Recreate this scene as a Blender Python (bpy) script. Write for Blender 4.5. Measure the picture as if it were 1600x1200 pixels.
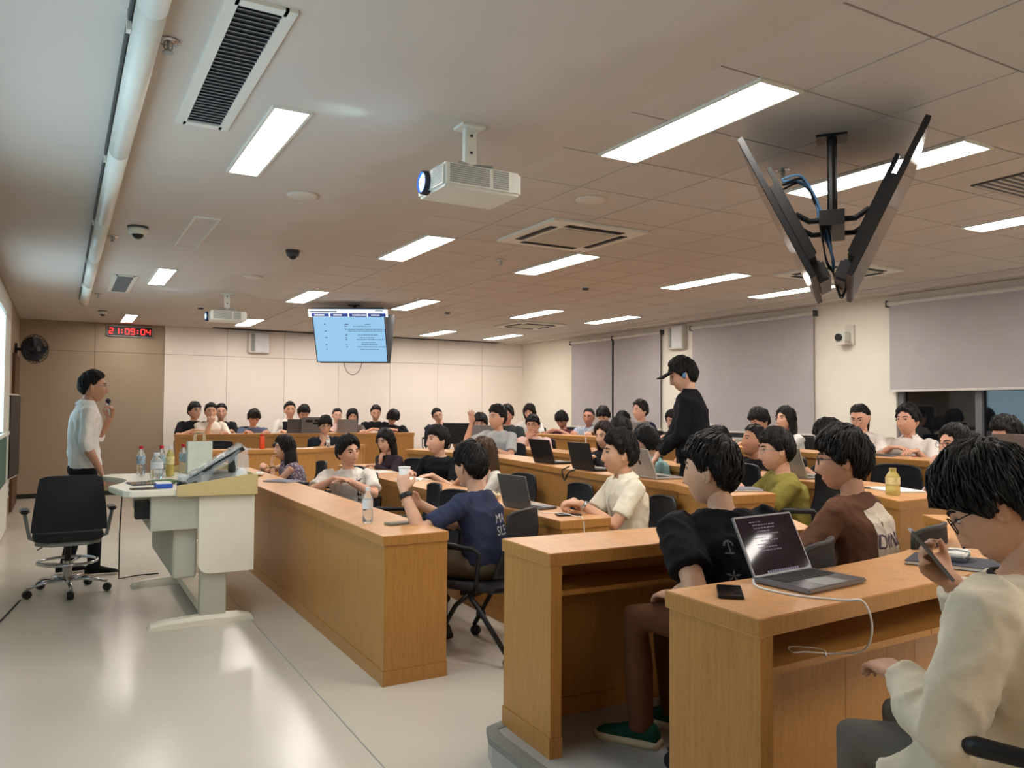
import bpy, bmesh, math, random
import numpy as np
from mathutils import Vector, Matrix, noise

for o in list(bpy.data.objects):
    bpy.data.objects.remove(o)
SC = bpy.context.scene
COL = SC.collection
random.seed(7)

# ---------------------------------------------------------------- camera
def make_camera():
    yaw, pit, rol = math.radians(29.62), math.radians(1.82), math.radians(.345)
    cy, sy, cp, sp = math.cos(yaw), math.sin(yaw), math.cos(pit), math.sin(pit)
    f = Vector((sy*cp, cy*cp, sp)); r = Vector((cy, -sy, 0)); u = r.cross(f)
    r2 = r*math.cos(rol)+u*math.sin(rol); u2 = u*math.cos(rol)-r*math.sin(rol)
    cam = bpy.data.cameras.new('camera'); cam.sensor_width = 36; cam.lens = 36*1241.6/1600
    cam.clip_start = .05; cam.clip_end = 100
    o = bpy.data.objects.new('camera', cam); COL.objects.link(o)
    m = Matrix((r2, u2, -f)).transposed().to_4x4(); m.translation = (0, 0, 1.40)
    o.matrix_world = m
    SC.camera = o
make_camera()

# ---------------------------------------------------------------- world, exposure
w = bpy.data.worlds.new('night'); SC.world = w; w.use_nodes = True
w.node_tree.nodes['Background'].inputs[0].default_value = (.010, .012, .018, 1)
w.node_tree.nodes['Background'].inputs[1].default_value = 1.0
SC.view_settings.view_transform = 'Standard'; SC.view_settings.look = 'None'
SC.view_settings.gamma = 1; SC.view_settings.use_curve_mapping = False
SC.view_settings.exposure = 1.0
LIGHT = 16.2          # radiance of the ceiling light panels
SCREEN = 1.75          # radiance of the projected picture on the front wall
SC.cycles.max_bounces = 8; SC.cycles.diffuse_bounces = 5
SC.cycles.sample_clamp_indirect = 6

# ---------------------------------------------------------------- materials
def lin(c):
    return tuple((x/12.92 if x <= .04045 else ((x+.055)/1.055)**2.4) for x in (v/255 for v in c))
MATS = {}
def mat(name, rgb, rough=.6, metal=0, var=.06, scale=12, bump=0, bscale=60, stretch=None, spec=.4, emit=None, estr=1, trans=0, coat=0):
    """procedural principled material: base colour varied by noise, optional noise bump; rgb is sRGB 0-255"""
    if name in MATS: return MATS[name]
    m = bpy.data.materials.new(name); m.use_nodes = True; nt = m.node_tree; N = nt.nodes; L = nt.links
    b = N['Principled BSDF']
    c = lin(rgb)
    b.inputs['Roughness'].default_value = rough; b.inputs['Metallic'].default_value = metal
    b.inputs['Specular IOR Level'].default_value = spec
    b.inputs['Transmission Weight'].default_value = trans
    b.inputs['Coat Weight'].default_value = coat
    tc = N.new('ShaderNodeTexCoord'); mp = N.new('ShaderNodeMapping')
    L.new(tc.outputs['Object'], mp.inputs['Vector'])
    if stretch: mp.inputs['Scale'].default_value = stretch
    nz = N.new('ShaderNodeTexNoise'); nz.inputs['Scale'].default_value = scale; nz.inputs['Detail'].default_value = 4
    L.new(mp.outputs[0], nz.inputs['Vector'])
    cr = N.new('ShaderNodeValToRGB')
    cr.color_ramp.elements[0].position = .3; cr.color_ramp.elements[1].position = .7
    cr.color_ramp.elements[0].color = (*[max(0, x*(1-var)) for x in c], 1)
    cr.color_ramp.elements[1].color = (*[min(1, x*(1+var)) for x in c], 1)
    L.new(nz.outputs['Fac'], cr.inputs['Fac']); L.new(cr.outputs['Color'], b.inputs['Base Color'])
    if bump:
        n2 = N.new('ShaderNodeTexNoise'); n2.inputs['Scale'].default_value = bscale; n2.inputs['Detail'].default_value = 3
        L.new(mp.outputs[0], n2.inputs['Vector'])
        bp = N.new('ShaderNodeBump'); bp.inputs['Strength'].default_value = bump; bp.inputs['Distance'].default_value = .01
        L.new(n2.outputs['Fac'], bp.inputs['Height']); L.new(bp.outputs[0], b.inputs['Normal'])
    if emit:
        b.inputs['Emission Color'].default_value = (*lin(emit), 1); b.inputs['Emission Strength'].default_value = estr
    MATS[name] = m
    return m

def wood(name, rgb, horiz=False):
    m = mat(name, rgb, rough=.38, var=.10, scale=6, stretch=(3, 3, 18) if horiz else (14, 14, .9), spec=.45)
    nt = m.node_tree; N = nt.nodes; L = nt.links
    b = N['Principled BSDF']; cr = [n for n in N if n.type == 'VALTORGB'][0]; mp = [n for n in N if n.type == 'MAPPING'][0]
    if len([n for n in N if n.type == 'TEX_NOISE']) == 1:
        n2 = N.new('ShaderNodeTexNoise'); n2.inputs['Scale'].default_value = 34; n2.inputs['Detail'].default_value = 5
        L.new(mp.outputs[0], n2.inputs['Vector'])
        mx = N.new('ShaderNodeMixRGB'); mx.blend_type = 'MULTIPLY'; mx.inputs[0].default_value = .35
        c2 = N.new('ShaderNodeValToRGB'); c2.color_ramp.elements[0].color = (.62, .55, .5, 1); c2.color_ramp.elements[0].position = .35
        c2.color_ramp.elements[1].position = .6
        L.new(n2.outputs['Fac'], c2.inputs['Fac']); L.new(cr.outputs[0], mx.inputs[1]); L.new(c2.outputs[0], mx.inputs[2])
        L.new(mx.outputs[0], b.inputs['Base Color'])
    return m

M = dict(
    white=mat('white_plaster', (214, 207, 196), .85, var=.02, scale=3, bump=.05, bscale=120),
    wallw=mat('cream_wall_paint', (236, 228, 212), .8, var=.03, scale=2),
    panel=mat('beige_wall_panel', (238, 226, 214), .6, var=.012, scale=3, stretch=(8, 8, .6)),
    tan=mat('tan_wall_panel', (158, 139, 116), .55, var=.015, scale=3, stretch=(8, 8, .6)),
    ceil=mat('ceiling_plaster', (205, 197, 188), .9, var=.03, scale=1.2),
    tile=mat('ceiling_tile', (201, 193, 185), .9, var=.03, scale=2, bump=.06, bscale=180),
    grid=mat('ceiling_grid_shadow_gap', (70, 57, 48), .8),
    gap=mat('panel_gap', (120, 108, 96), .8),
    floor=mat('epoxy_floor', (207, 198, 183), .24, var=.05, scale=1.3, spec=.5),
    tier=mat('grey_tier_floor', (168, 164, 158), .4, var=.05, scale=2),
    nosing=mat('grey_stone_nosing', (128, 128, 120), .7, var=.15, scale=90),
    wood=wood('maple_veneer', (180, 129, 66)),
    woodtop=wood('maple_worktop', (211, 157, 102), True),
    podwood=mat('pale_beech_board', (204, 182, 128), .5, var=.05, stretch=(2, 14, 14)),
    dark=mat('dark_brown_strip', (88, 58, 34), .6),
    skirt=mat('black_skirting', (30, 28, 26), .6),
    black=mat('black_plastic', (22, 22, 24), .45, var=.1),
    mesh=mat('black_chair_mesh', (30, 30, 34), .8, var=.25, scale=160, bump=.3, bscale=220),
    fabric=mat('charcoal_chair_fabric', (48, 46, 50), .9, var=.12, scale=120, bump=.3, bscale=240),
    grey=mat('grey_metal', (150, 152, 150), .4, var=.03),
    dgrey=mat('dark_grey_metal', (66, 66, 70), .45, var=.05),
    chrome=mat('chrome', (200, 200, 204), .18, 1, var=.02),
    offw=mat('off_white_metal', (222, 222, 212), .4, var=.02),
    podwhite=mat('podium_white_paint', (232, 224, 204), .4, var=.02),
    podgrey=mat('podium_grey_paint', (184, 180, 164), .45, var=.02),
    blind=mat('grey_roller_blind', (180, 173, 173), .85, var=.03, scale=4, bump=.05, bscale=300),
    rail=mat('white_blind_rail', (214, 208, 200), .5),
    frame=mat('grey_window_frame', (112, 112, 116), .4, var=.03),
    alu=mat('laptop_aluminium', (158, 158, 160), .32, .85, var=.02),
    spacegrey=mat('laptop_dark_aluminium', (126, 124, 126), .35, .75, var=.02),
    paper=mat('white_paper', (236, 234, 228), .8, var=.02),
    keys=mat('keyboard_black', (18, 18, 20), .6),
    label_=mat('white_label', (225, 225, 225), .6),
    red=mat('red_cap', (196, 30, 40), .5),
    water=mat('clear_water', (236, 242, 244), .05, var=0, trans=.92),
    clear=mat('clear_plastic', (238, 240, 242), .08, var=0, trans=.9),
    blue=mat('blue_plastic', (48, 84, 176), .5),
    gold=mat('golden_tea', (224, 204, 120), .15, var=.05, trans=.5),
    orange=mat('orange_bottle_paint', (222, 78, 32), .35),
    green=mat('green_leaflet', (72, 110, 66), .6),
    bag=mat('pale_green_paper_bag', (222, 232, 218), .7),
    kraft=mat('kraft_handle', (214, 196, 160), .8),
    cable=mat('black_cable', (16, 16, 18), .6),
    bcable=mat('blue_cable', (92, 140, 186), .5),
    wcable=mat('white_cable', (236, 232, 226), .5),
    chalk=mat('green_chalkboard', (62, 96, 84), .7, var=.06),
    navyb=mat('navy_notebook', (38, 40, 56), .6),
    notegrey=mat('grey_notebook', (112, 114, 122), .7),
    led=mat('red_led', (255, 30, 30), .5, emit=(255, 42, 40), estr=1.6),
    lens=mat('projector_lens_glow', (120, 180, 255), .1, emit=(90, 150, 255), estr=9),
    lenshot=mat('projector_lens_core', (200, 255, 255), .1, emit=(210, 250, 255), estr=25),
    lightp=mat('light_panel_diffuser', (255, 255, 255), .6, emit=(255, 248, 241), estr=LIGHT),
    lightoff=mat('unlit_panel_diffuser', (205, 200, 196), .6),
    slide=mat('slide_background', (20, 25, 30), .4, emit=(150, 200, 236), estr=.5),
    slidebar=mat('slide_header_bar', (20, 30, 60), .4, emit=(40, 70, 150), estr=.4),
    slidetext=mat('slide_text', (20, 20, 30), .4, emit=(84, 112, 140), estr=.35),
    slidewhite=mat('slide_white', (200, 200, 200), .4, emit=(226, 240, 250), estr=.5),
    proj=mat('projected_picture', (60, 70, 80), .8, emit=(182, 214, 232), estr=SCREEN),
    screenoff=mat('dark_laptop_screen', (34, 26, 34), .12, var=.1, spec=.6),
    tvback=mat('tv_back_plastic', (30, 29, 30), .5, var=.1),
    tvscreen=mat('dark_tv_screen', (16, 16, 18), .1, spec=.6),
)
# slightly darker, warmer tone beyond an irregular edge on the plaster ceiling
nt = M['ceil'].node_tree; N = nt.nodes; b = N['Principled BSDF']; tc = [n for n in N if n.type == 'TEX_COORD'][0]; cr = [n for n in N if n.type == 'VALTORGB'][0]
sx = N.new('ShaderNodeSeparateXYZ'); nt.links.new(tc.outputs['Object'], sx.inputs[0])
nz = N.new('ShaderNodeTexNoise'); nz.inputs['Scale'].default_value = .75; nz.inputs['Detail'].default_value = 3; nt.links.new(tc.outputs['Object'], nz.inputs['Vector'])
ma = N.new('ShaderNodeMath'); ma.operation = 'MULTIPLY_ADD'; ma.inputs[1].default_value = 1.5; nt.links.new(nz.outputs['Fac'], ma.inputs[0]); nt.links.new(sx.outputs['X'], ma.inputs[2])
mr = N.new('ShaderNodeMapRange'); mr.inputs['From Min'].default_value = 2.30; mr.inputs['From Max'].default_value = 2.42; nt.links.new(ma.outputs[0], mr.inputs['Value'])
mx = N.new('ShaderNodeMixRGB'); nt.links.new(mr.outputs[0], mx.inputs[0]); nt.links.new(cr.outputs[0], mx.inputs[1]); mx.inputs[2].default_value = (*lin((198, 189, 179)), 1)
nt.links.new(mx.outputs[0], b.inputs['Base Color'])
g = bpy.data.materials.new('dark_window_glass'); g.use_nodes = True
nt = g.node_tree; b = nt.nodes['Principled BSDF']; b.inputs['Base Color'].default_value = (.006, .007, .009, 1)
b.inputs['Roughness'].default_value = .03; b.inputs['Specular IOR Level'].default_value = .9
nz = nt.nodes.new('ShaderNodeTexNoise'); nz.inputs['Scale'].default_value = 2
bp = nt.nodes.new('ShaderNodeBump'); bp.inputs['Strength'].default_value = .01
nt.links.new(nz.outputs['Fac'], bp.inputs['Height']); nt.links.new(bp.outputs[0], b.inputs['Normal'])
M['glass'] = g

# ---------------------------------------------------------------- mesh helpers
class MB:
    """collects shapes into one mesh; every face carries a material index"""
    def __init__(s): s.v = []; s.f = []; s.m = []; s.mi = 0; s.mats = []
    def use(s, m):
        if m not in s.mats: s.mats.append(m)
        s.mi = s.mats.index(m); return s
    def add(s, v, f):
        k = len(s.v); s.v += [tuple(p) for p in v]; s.f += [tuple(i+k for i in q) for q in f]; s.m += [s.mi]*len(f); return s
    def box(s, x0, x1, y0, y1, z0, z1):
        return s.add([(x, y, z) for x in (x0, x1) for y in (y0, y1) for z in (z0, z1)],
                     [(0, 1, 3, 2), (4, 6, 7, 5), (0, 4, 5, 1), (2, 3, 7, 6), (0, 2, 6, 4), (1, 5, 7, 3)])
    def obox(s, mtx, hx, hy, hz):
        k = len(s.v); s.box(-hx, hx, -hy, hy, -hz, hz)
        for i in range(k, len(s.v)): s.v[i] = tuple(mtx @ Vector(s.v[i]))
        return s
    def prism(s, poly, z0, z1):
        n = len(poly)
        a = sum(poly[i][0]*poly[(i+1) % n][1]-poly[(i+1) % n][0]*poly[i][1] for i in range(n))
        if a < 0: poly = poly[::-1]
        return s.add([(x, y, z0) for x, y in poly]+[(x, y, z1) for x, y in poly],
                     [tuple(range(n))[::-1], tuple(range(n, 2*n))]+[(i, (i+1) % n, n+(i+1) % n, n+i) for i in range(n)])
    def loft(s, rings, cap=True, closed=True):
        n = len(rings[0]); v = [p for r in rings for p in r]; f = []
        for j in range(len(rings)-1):
            for i in range(n if closed else n-1):
                f.append((j*n+i, j*n+(i+1) % n, (j+1)*n+(i+1) % n, (j+1)*n+i))
        if cap and closed:
            f.append(tuple(range(n))[::-1]); f.append(tuple(range((len(rings)-1)*n, len(rings)*n)))
        return s.add(v, f)
    def tube(s, pts, rad, n=8, flat=1.0, cap=True):
        pts = [Vector(p) for p in pts]
        if not hasattr(rad, '__len__'): rad = [rad]*len(pts)
        rings = []; up = None
        for i, p in enumerate(pts):
            t = (pts[min(i+1, len(pts)-1)]-pts[max(i-1, 0)])
            t = t.normalized() if t.length > 1e-9 else Vector((0, 0, 1))
            if up is None:
                up = Vector((0, 0, 1)) if abs(t.z) < .9 else Vector((0, 1, 0))
            a = t.cross(up); a = a.normalized() if a.length > 1e-6 else t.orthogonal().normalized()
            b = a.cross(t).normalized(); up = b
            rings.append([tuple(p+a*(math.cos(q)*rad[i])+b*(math.sin(q)*rad[i]*flat)) for q in (2*math.pi*k/n for k in range(n))])
        return s.loft(rings, cap)
    def lathe(s, prof, n=16, mtx=None):
        rings = [[(r*math.cos(2*math.pi*k/n), r*math.sin(2*math.pi*k/n), z) for k in range(n)] for r, z in prof]
        if mtx is not None: rings = [[tuple(mtx @ Vector(p)) for p in r] for r in rings]
        return s.loft(rings)
    def sphere(s, c, r, n=10, m=8, mtx=None):
        r = (r, r, r) if not hasattr(r, '__len__') else r
        c = Vector(c); rings = []
        for j in range(m+1):
            t = math.pi*(j/m); t = min(max(t, .02), math.pi-.02)
            rings.append([Vector((math.sin(t)*math.cos(2*math.pi*k/n)*r[0], math.sin(t)*math.sin(2*math.pi*k/n)*r[1], -math.cos(t)*r[2])) for k in range(n)])
        if mtx is not None: rings = [[mtx @ p for p in q] for q in rings]
        return s.loft([[tuple(c+p) for p in q] for q in rings])
    def mesh(s, name, mats=None, smooth=False, bevel=0, fix=True):
        me = bpy.data.meshes.new(name); me.from_pydata(s.v, [], s.f)
        for m in (mats or s.mats): me.materials.append(m)
        if s.mats or len(set(s.m)) > 1: me.polygons.foreach_set('material_index', s.m)
        bm = bmesh.new(); bm.from_mesh(me)
        if fix: bmesh.ops.recalc_face_normals(bm, faces=bm.faces)
        if bevel:
            bmesh.ops.bevel(bm, geom=[e for e in bm.edges if len(e.link_faces) == 2 and e.calc_face_angle(0) > .6], offset=bevel, segments=2, affect='EDGES', clamp_overlap=True)
        bm.to_mesh(me); bm.free()
        if smooth: me.polygons.foreach_set('use_smooth', [True]*len(me.polygons))
        me.update()
        return me
    def obj(s, name, m=None, parent=None, smooth=False, bevel=0, loc=None, rz=0):
        me = s.mesh(name, [m] if m is not None and not s.mats else None, smooth, bevel)
        return link(name, me, parent, loc, rz)
def link(name, me, parent=None, loc=None, rz=0):
    o = bpy.data.objects.new(name, me); COL.objects.link(o)
    if parent is not None: o.parent = parent
    if loc is not None: o.location = loc
    o.rotation_euler[2] = rz
    return o
def tag(o, label=None, cat=None, group=None, kind=None):
    if label: o['label'] = label
    if cat: o['category'] = cat
    if group: o['group'] = group
    if kind: o['kind'] = kind
    return o
def thing(name, label, cat, loc=(0, 0, 0), rz=0, group=None):
    o = bpy.data.objects.new(name, None); COL.objects.link(o); o.location = loc; o.rotation_euler[2] = rz
    o.empty_display_size = .1
    return tag(o, label, cat, group)
def struct(name, mb, m=None, bevel=0):
    return tag(mb.obj(name, m, bevel=bevel), kind='structure')
def copy_tree(o, parent=None):
    c = o.copy(); COL.objects.link(c); c.parent = parent
    for ch in list(o.children): copy_tree(ch, c)
    return c
def Rz(a): return Matrix.Rotation(a, 4, 'Z')
def Tr(*p): return Matrix.Translation(p)
def spline(pts, n=6):
    """Catmull-Rom points through pts"""
    P_ = [Vector(q) for q in pts]; P_ = [P_[0]]+P_+[P_[-1]]; out = []
    for i in range(1, len(P_)-2):
        a, b_, c, d = P_[i-1:i+3]
        for k in range(n):
            t = k/n; out.append(.5*((2*b_)+(c-a)*t+(2*a-5*b_+4*c-d)*t*t+(3*b_-a-3*c+d)*t**3))
    return out+[P_[-1]]
def text_mesh(txt, size, mtx, depth=.0):
    cu = bpy.data.curves.new('print', 'FONT'); cu.body = txt; cu.size = size; cu.align_x = 'CENTER'; cu.align_y = 'CENTER'; cu.extrude = depth
    cu.resolution_u = 2
    o = bpy.data.objects.new('print', cu); COL.objects.link(o)
    dg = bpy.context.evaluated_depsgraph_get(); me = bpy.data.meshes.new_from_object(o.evaluated_get(dg))
    bpy.data.objects.remove(o)
    me.transform(mtx)
    me.materials.clear()
    return me
# ================================================================ THE ROOM
XL, XR, YN, YF, ZC = -.55, 8.30, -2.6, 14.18, 2.735
struct('floor', MB().box(XL-.1, XR+.1, YN-.1, YF+.1, -.1, 0), M['floor'])
struct('trim_1', MB().box(1.125, 1.131, 2.0, 8.4, 0, .0012), M['grey'])

# back wall: carcass, tan section and beige panels with gaps between them
wb = struct('wall_back', MB().box(XL-.1, XR+.1, YF, YF+.1, 0, ZC+.02), M['gap'])
xs = [XL, .46, 1.476, 2.46, 3.43, 4.405, 5.40, 6.385, 7.36, XR]
for i in range(len(xs)-1):
    m = M['tan'] if xs[i+1] < 1.5 else M['panel']
    for z0, z1 in ((.07, 2.268), (2.274, ZC)):
        MB().box(xs[i]+.003, xs[i+1]-.003, YF-.02, YF, z0, z1).obj('wall_panel', m, wb)
struct('baseboard_back', MB().box(XL, XR, YF-.028, YF, 0, .07), M['skirt'])
struct('wall_near', MB().box(XL-.1, XR+.1, YN-.1, YN, 0, ZC+.02), M['wallw'])

# front wall (left of the picture) with a dark timber strip near the corner
struct('wall_front', MB().box(XL-.1, XL, YN-.1, YF, 0, ZC+.02), M['tan'])
struct('trim_2', MB().box(XL, XL+.035, 12.2, 13.5, .03, 2.1), M['dark'])

# window wall, openings left for the windows
WIN = [(9.80, 12.22, 1.02), (6.86, 8.98, 1.02), (3.0, 5.72, 1.02)]
mb = MB(); ys = [YN-.1]
for y0, y1, z0 in sorted(WIN): ys += [y0, y1]
ys += [YF]
for a, b_ in zip(ys[::2], ys[1::2]): mb.box(XR, XR+.14, a, b_, 0, ZC+.02)
for y0, y1, z0 in WIN:
    mb.box(XR, XR+.14, y0, y1, 0, z0); mb.box(XR, XR+.14, y0, y1, 2.66, ZC+.02)
struct('wall_right', mb, M['wallw'])
for n, (y0, y1, z0) in enumerate(WIN):
    wn = struct('window_%d' % (n+1), MB().box(XR+.07, XR+.075, y0, y1, z0, 2.66), M['glass'])
    MB().box(XR-.03, XR+.14, y0-.02, y1+.02, z0-.03, z0).obj('window_sill', M['rail'], wn)
    k = 4
    for i in range(k):
        yy = y0+(y1-y0-.07)*i/(k-1)
        MB().box(XR+.03, XR+.09, yy, yy+.07, z0, 2.66).obj('mullion', M['frame'], wn)
    MB().box(XR+.035, XR+.085, y0, y1, z0, z0+.06).obj('window_rail', M['frame'], wn)
    MB().box(XR+.035, XR+.085, y0, y1, 2.60, 2.66).obj('window_rail', M['frame'], wn)
def blind(y0, y1, zb, label):
    t = thing('roller_blind', label, 'blind', (XR-.05, (y0+y1)/2, zb))
    h = (y1-y0)/2; H = 2.655-zb
    MB().box(-.002, .002, -h, h, .02, H-.03).obj('blind_cloth', M['blind'], t)
    MB().box(-.012, .012, -h-.005, h+.005, 0, .025).obj('bottom_rail', M['rail'], t)
    MB().tube([(0, -h-.02, H-.02), (0, h+.02, H-.02)], .028, 12).obj('roller_tube', M['rail'], t)
    for s_ in (-1, 1): MB().box(-.03, .045, s_*(h+.025)-.008, s_*(h+.025)+.008, H-.06, H+.015).obj('end_bracket', M['dgrey'], t)
blind(11.03, 12.27, 1.08, 'grey roller blind farthest from the camera, beside the far corner')
blind(9.76, 10.98, 1.08, 'grey roller blind just left of the white wall speaker')
blind(6.82, 9.03, 1.09, 'wide grey roller blind pulled down behind the standing man in the cap')
blind(3.05, 5.76, 1.625, 'grey roller blind half raised above dark window glass')

# tiers the rows stand on
struct('floor_tier_1', MB().prism([(1.50, YN), (XR, YN), (XR, 2.6), (3.35, 2.9), (1.62, 2.9), (1.53, 2.87), (1.50, 2.78)], 0, .11), M['tier'])
n_ = MB(); n_.prism([(1.49, YN), (1.49, 2.79), (1.53, 2.885), (1.62, 2.915), (1.62, 2.86), (1.56, 2.84), (1.55, 2.78), (1.55, YN)], .085, .1125)
struct('trim_3', n_, M['nosing'])

# ceiling: plaster field on the left, tiled field on the right
struct('ceiling', MB().box(XL-.1, XR+.1, YN-.1, YF+.1, ZC+.012, ZC+.1), M['grid'])
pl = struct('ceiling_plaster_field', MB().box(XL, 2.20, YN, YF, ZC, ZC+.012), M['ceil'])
XG = [2.125+.555*i for i in range(11)]; YG = [1.135+.555*i for i in range(-6, 24)]
holes = []
LX = [2.425, 3.815, 5.64, 6.95]; LY = [-1.085, 2.245, 5.575, 8.905, 12.235]
cas = [(3.37, 5.03), (6.43, 5.03), (6.43, 10.75)]
tf = bpy.data.objects['ceiling']
tile_me = MB().box(-.2725, .2725, -.2725, .2725, 0, .012).mesh('ceiling_tile', [M['tile']])
edge_me = MB().box(-.2022, .2725, -.2725, .2725, 0, .012).mesh('ceiling_tile', [M['tile']])
ncount = 0; rest = MB()
for i in range(10):
    for y in YG:
        cx, cy = XG[i]+.2775, y+.2775
        if cy > YF-.1: continue
        if y > .55:
            link('ceiling_tile', edge_me if i == 0 else tile_me, tf, (cx, cy, ZC)); ncount += 1
        else:
            rest.box(cx-.2735, cx+.2735, cy-.2735, cy+.2735, ZC, ZC+.012)
tag(rest.obj('ceiling_tiles_behind', M['tile'], tf), kind='stuff')
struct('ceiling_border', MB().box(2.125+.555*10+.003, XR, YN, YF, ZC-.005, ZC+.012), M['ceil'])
mb = MB().box(7.86, 7.92, YN, YF, ZC-.03, ZC-.005)
struct('trim_4', mb, M['white'])

# white half-round screen casing along the ceiling, in jointed lengths
cs = thing('screen_casing', 'long white half-round casing fixed along the ceiling above the front wall', 'casing', (.23, 6.6, ZC-.06))
for k in range(8):
    y0 = -2.2+k*1.64; y1 = y0+1.632
    ring = lambda y: [(math.cos(a)*.048, y-6.6, math.sin(a)*.055) for a in [math.pi*2*j/14 for j in range(14)]]
    MB().loft([ring(y0), ring(y1)]).obj('casing_length', M['offw'], cs, smooth=True)
    MB().box(-.062, -.048, y0+.2-6.6, y0+.235-6.6, -.01, .06).obj('casing_clip', M['white'], cs)
MB().box(-.058, -.05, -2.2-6.6, 10.9-6.6, .02, .058).obj('cable_groove', M['dgrey'], cs)

def panel_light(x, y, wd, ln, on, label, group=None):
    t = thing('ceiling_light', label, 'light', (x, y, ZC), group=group)
    MB().box(-wd/2, wd/2, -ln/2, ln/2, -.006, -.004).obj('diffuser', M['lightp'] if on else M['lightoff'], t)
    f = MB(); a, b_ = wd/2+.014, ln/2+.014
    for x0, x1, y0, y1 in ((-a, -wd/2, -b_, b_), (wd/2, a, -b_, b_), (-wd/2, wd/2, -b_, -ln/2), (-wd/2, wd/2, ln/2, b_)):
        f.box(x0, x1, y0, y1, -.012, .002)
    f.obj('light_frame', M['offw'], t)
ordx = ['first', 'second', 'third', 'fourth']
ordy = ['row behind the camera', 'row nearest the camera', 'second row from the camera', 'third row from the camera', 'row nearest the back wall']
for i, x in enumerate(LX):
    for j, y in enumerate(LY):
        panel_light(x+.115, y+.555, .225, 1.085, True, 'lit strip panel in the tiled ceiling, %s column from left, %s' % (ordx[i], ordy[j]), 'lit ceiling strip panels')
for y, on, lb in ((-1.9, True, 'narrow lit panel in plaster ceiling behind the camera'), (4.09, True, 'narrow lit panel in plaster ceiling beside the large air grille'), (6.44, False, 'narrow unlit ceiling panel beside the white dome camera'),
                  (8.80, True, 'narrow lit panel in plaster ceiling right of the small air grille'), (13.2, True, 'narrow lit panel in plaster ceiling above the red clock')):
    panel_light(.875, y, .150, 1.10, on, lb, 'narrow panels in the plaster ceiling')

def grille(y, label, ln=1.25, wd=.17):
    t = thing('air_grille', label, 'air vent', (.555, y, ZC))
    f = MB(); a, b_ = wd/2, ln/2
    for x0, x1, y0, y1 in ((-a-.03, -a+.012, -b_-.03, b_+.03), (a-.012, a+.03, -b_-.03, b_+.03), (-a, a, -b_-.03, -b_+.012), (-a, a, b_-.012, b_+.03)):
        f.box(x0, x1, y0, y1, -.012, 0)
    f.obj('grille_frame', M['offw'], t)
    MB().box(-a+.012, a-.012, -b_+.012, b_-.012, -.004, -.002).obj('duct_opening', M['dgrey'], t)
    n = 34
    sl = MB().box(-a+.012, a-.012, -.009, .009, -.0015, .0015).mesh('slat', [M['grey']])
    for k in range(n):
        o = link('slat', sl, t, (0, -b_+.02+(ln-.04)*(k+.5)/n, -.008)); o.rotation_euler[0] = .6
grille(3.30, 'large grey slatted air grille in ceiling near the top left corner')
grille(9.55, 'small grey slatted air grille beside the casing near the back')

def cassette(x, y, label, s=.42):
    t = thing('air_conditioner', label, 'air conditioner', (x, y, ZC))
    MB().box(-s, s, -s, s, -.022, 0).obj('fascia', M['offw'], t, bevel=.006)
    MB().box(-.24, .24, -.24, .24, -.030, -.022).obj('intake_grille', M['podgrey'], t)
    for a in range(4):
        o = MB().box(-.25, .25, .285, .345, -.026, -.021).obj('air_slot', M['black'], t); o.rotation_euler[2] = a*math.pi/2
        o = MB().box(-.23, .23, .30, .322, -.032, -.025).obj('air_flap', M['dgrey'], t); o.rotation_euler[2] = a*math.pi/2
cassette(3.37, 5.03, 'square ceiling air conditioner right of the near projector')
cassette(6.43, 5.03, 'square ceiling air conditioner partly hidden behind the hanging V-shaped screens')
cassette(6.43, 10.75, 'square ceiling air conditioner far back near the window wall')
t = thing('return_air_grille', 'dark slatted return grille in tiled ceiling at the right picture edge', 'air vent', (4.90, 2.50, ZC))
MB().box(-.27, .27, -.2, .2, -.008, -.002).obj('grille_back', M['dgrey'], t)
for k in range(9): MB().box(-.26, .26, -.19+k*.045, -.175+k*.045, -.013, -.008).obj('slat', M['tile'], t)

# small things on the ceiling
def sprinkler(x, y, label):
    t = thing('sprinkler', label, 'sprinkler', (x, y, ZC), group='ceiling sprinklers')
    MB().lathe([(.001, -.001), (.04, -.002), (.038, -.008), (.012, -.012), (.001, -.013)], 16).obj('rosette', M['chrome'], t, smooth=True)
    MB().lathe([(.006, -.01), (.006, -.04), (.001, -.041)], 8).tube([(-.014, 0, -.012), (-.014, 0, -.03), (0, 0, -.044)], .003, 5).tube([(.014, 0, -.012), (.014, 0, -.03), (0, 0, -.044)], .003, 5).lathe([(.001, -.044), (.02, -.045), (.02, -.048), (.001, -.049)], 12).obj('head', M['grey'], t)
for x, y, lb in ((.315, 3.10, 'chrome sprinkler beside the white casing, nearest the camera'), (.33, 6.9, 'small sprinkler on ceiling just left of the white dome camera'), (.36, 10.5, 'small sprinkler near the casing end and small grille'),
                 (3.45, 3.05, 'sprinkler on the tiled ceiling between the V-shaped hanging screens'), (3.4, 6.2, 'sprinkler on tiled ceiling above the strip light left of the near cassette'), (4.6, 12.2, 'far sprinkler near the back wall')):
    sprinkler(x, y, lb)
def dome(x, y, label, c='white', s=1):
    t = thing('dome_camera', label, 'camera', (x, y, ZC))
    MB().lathe([(.001, 0), (.066*s, 0), (.066*s, -.012*s), (.001, -.0125*s)], 20).obj('mount_ring', M['dgrey'], t, smooth=False)
    MB().lathe([(.06*s, -.012*s), (.062*s, -.03*s), (.052*s, -.055*s), (.001, -.056*s)], 20).obj('housing', M['offw'] if c == 'white' else M['dgrey'], t, smooth=True)
    MB().sphere((0, 0, -.052*s), (.038*s, .038*s, .034*s), 14, 8).obj('dome', M['black'], t, smooth=True)
dome(.475, 6.45, 'white dome camera with dark eye on plaster ceiling', 'white', 1.1)
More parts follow.
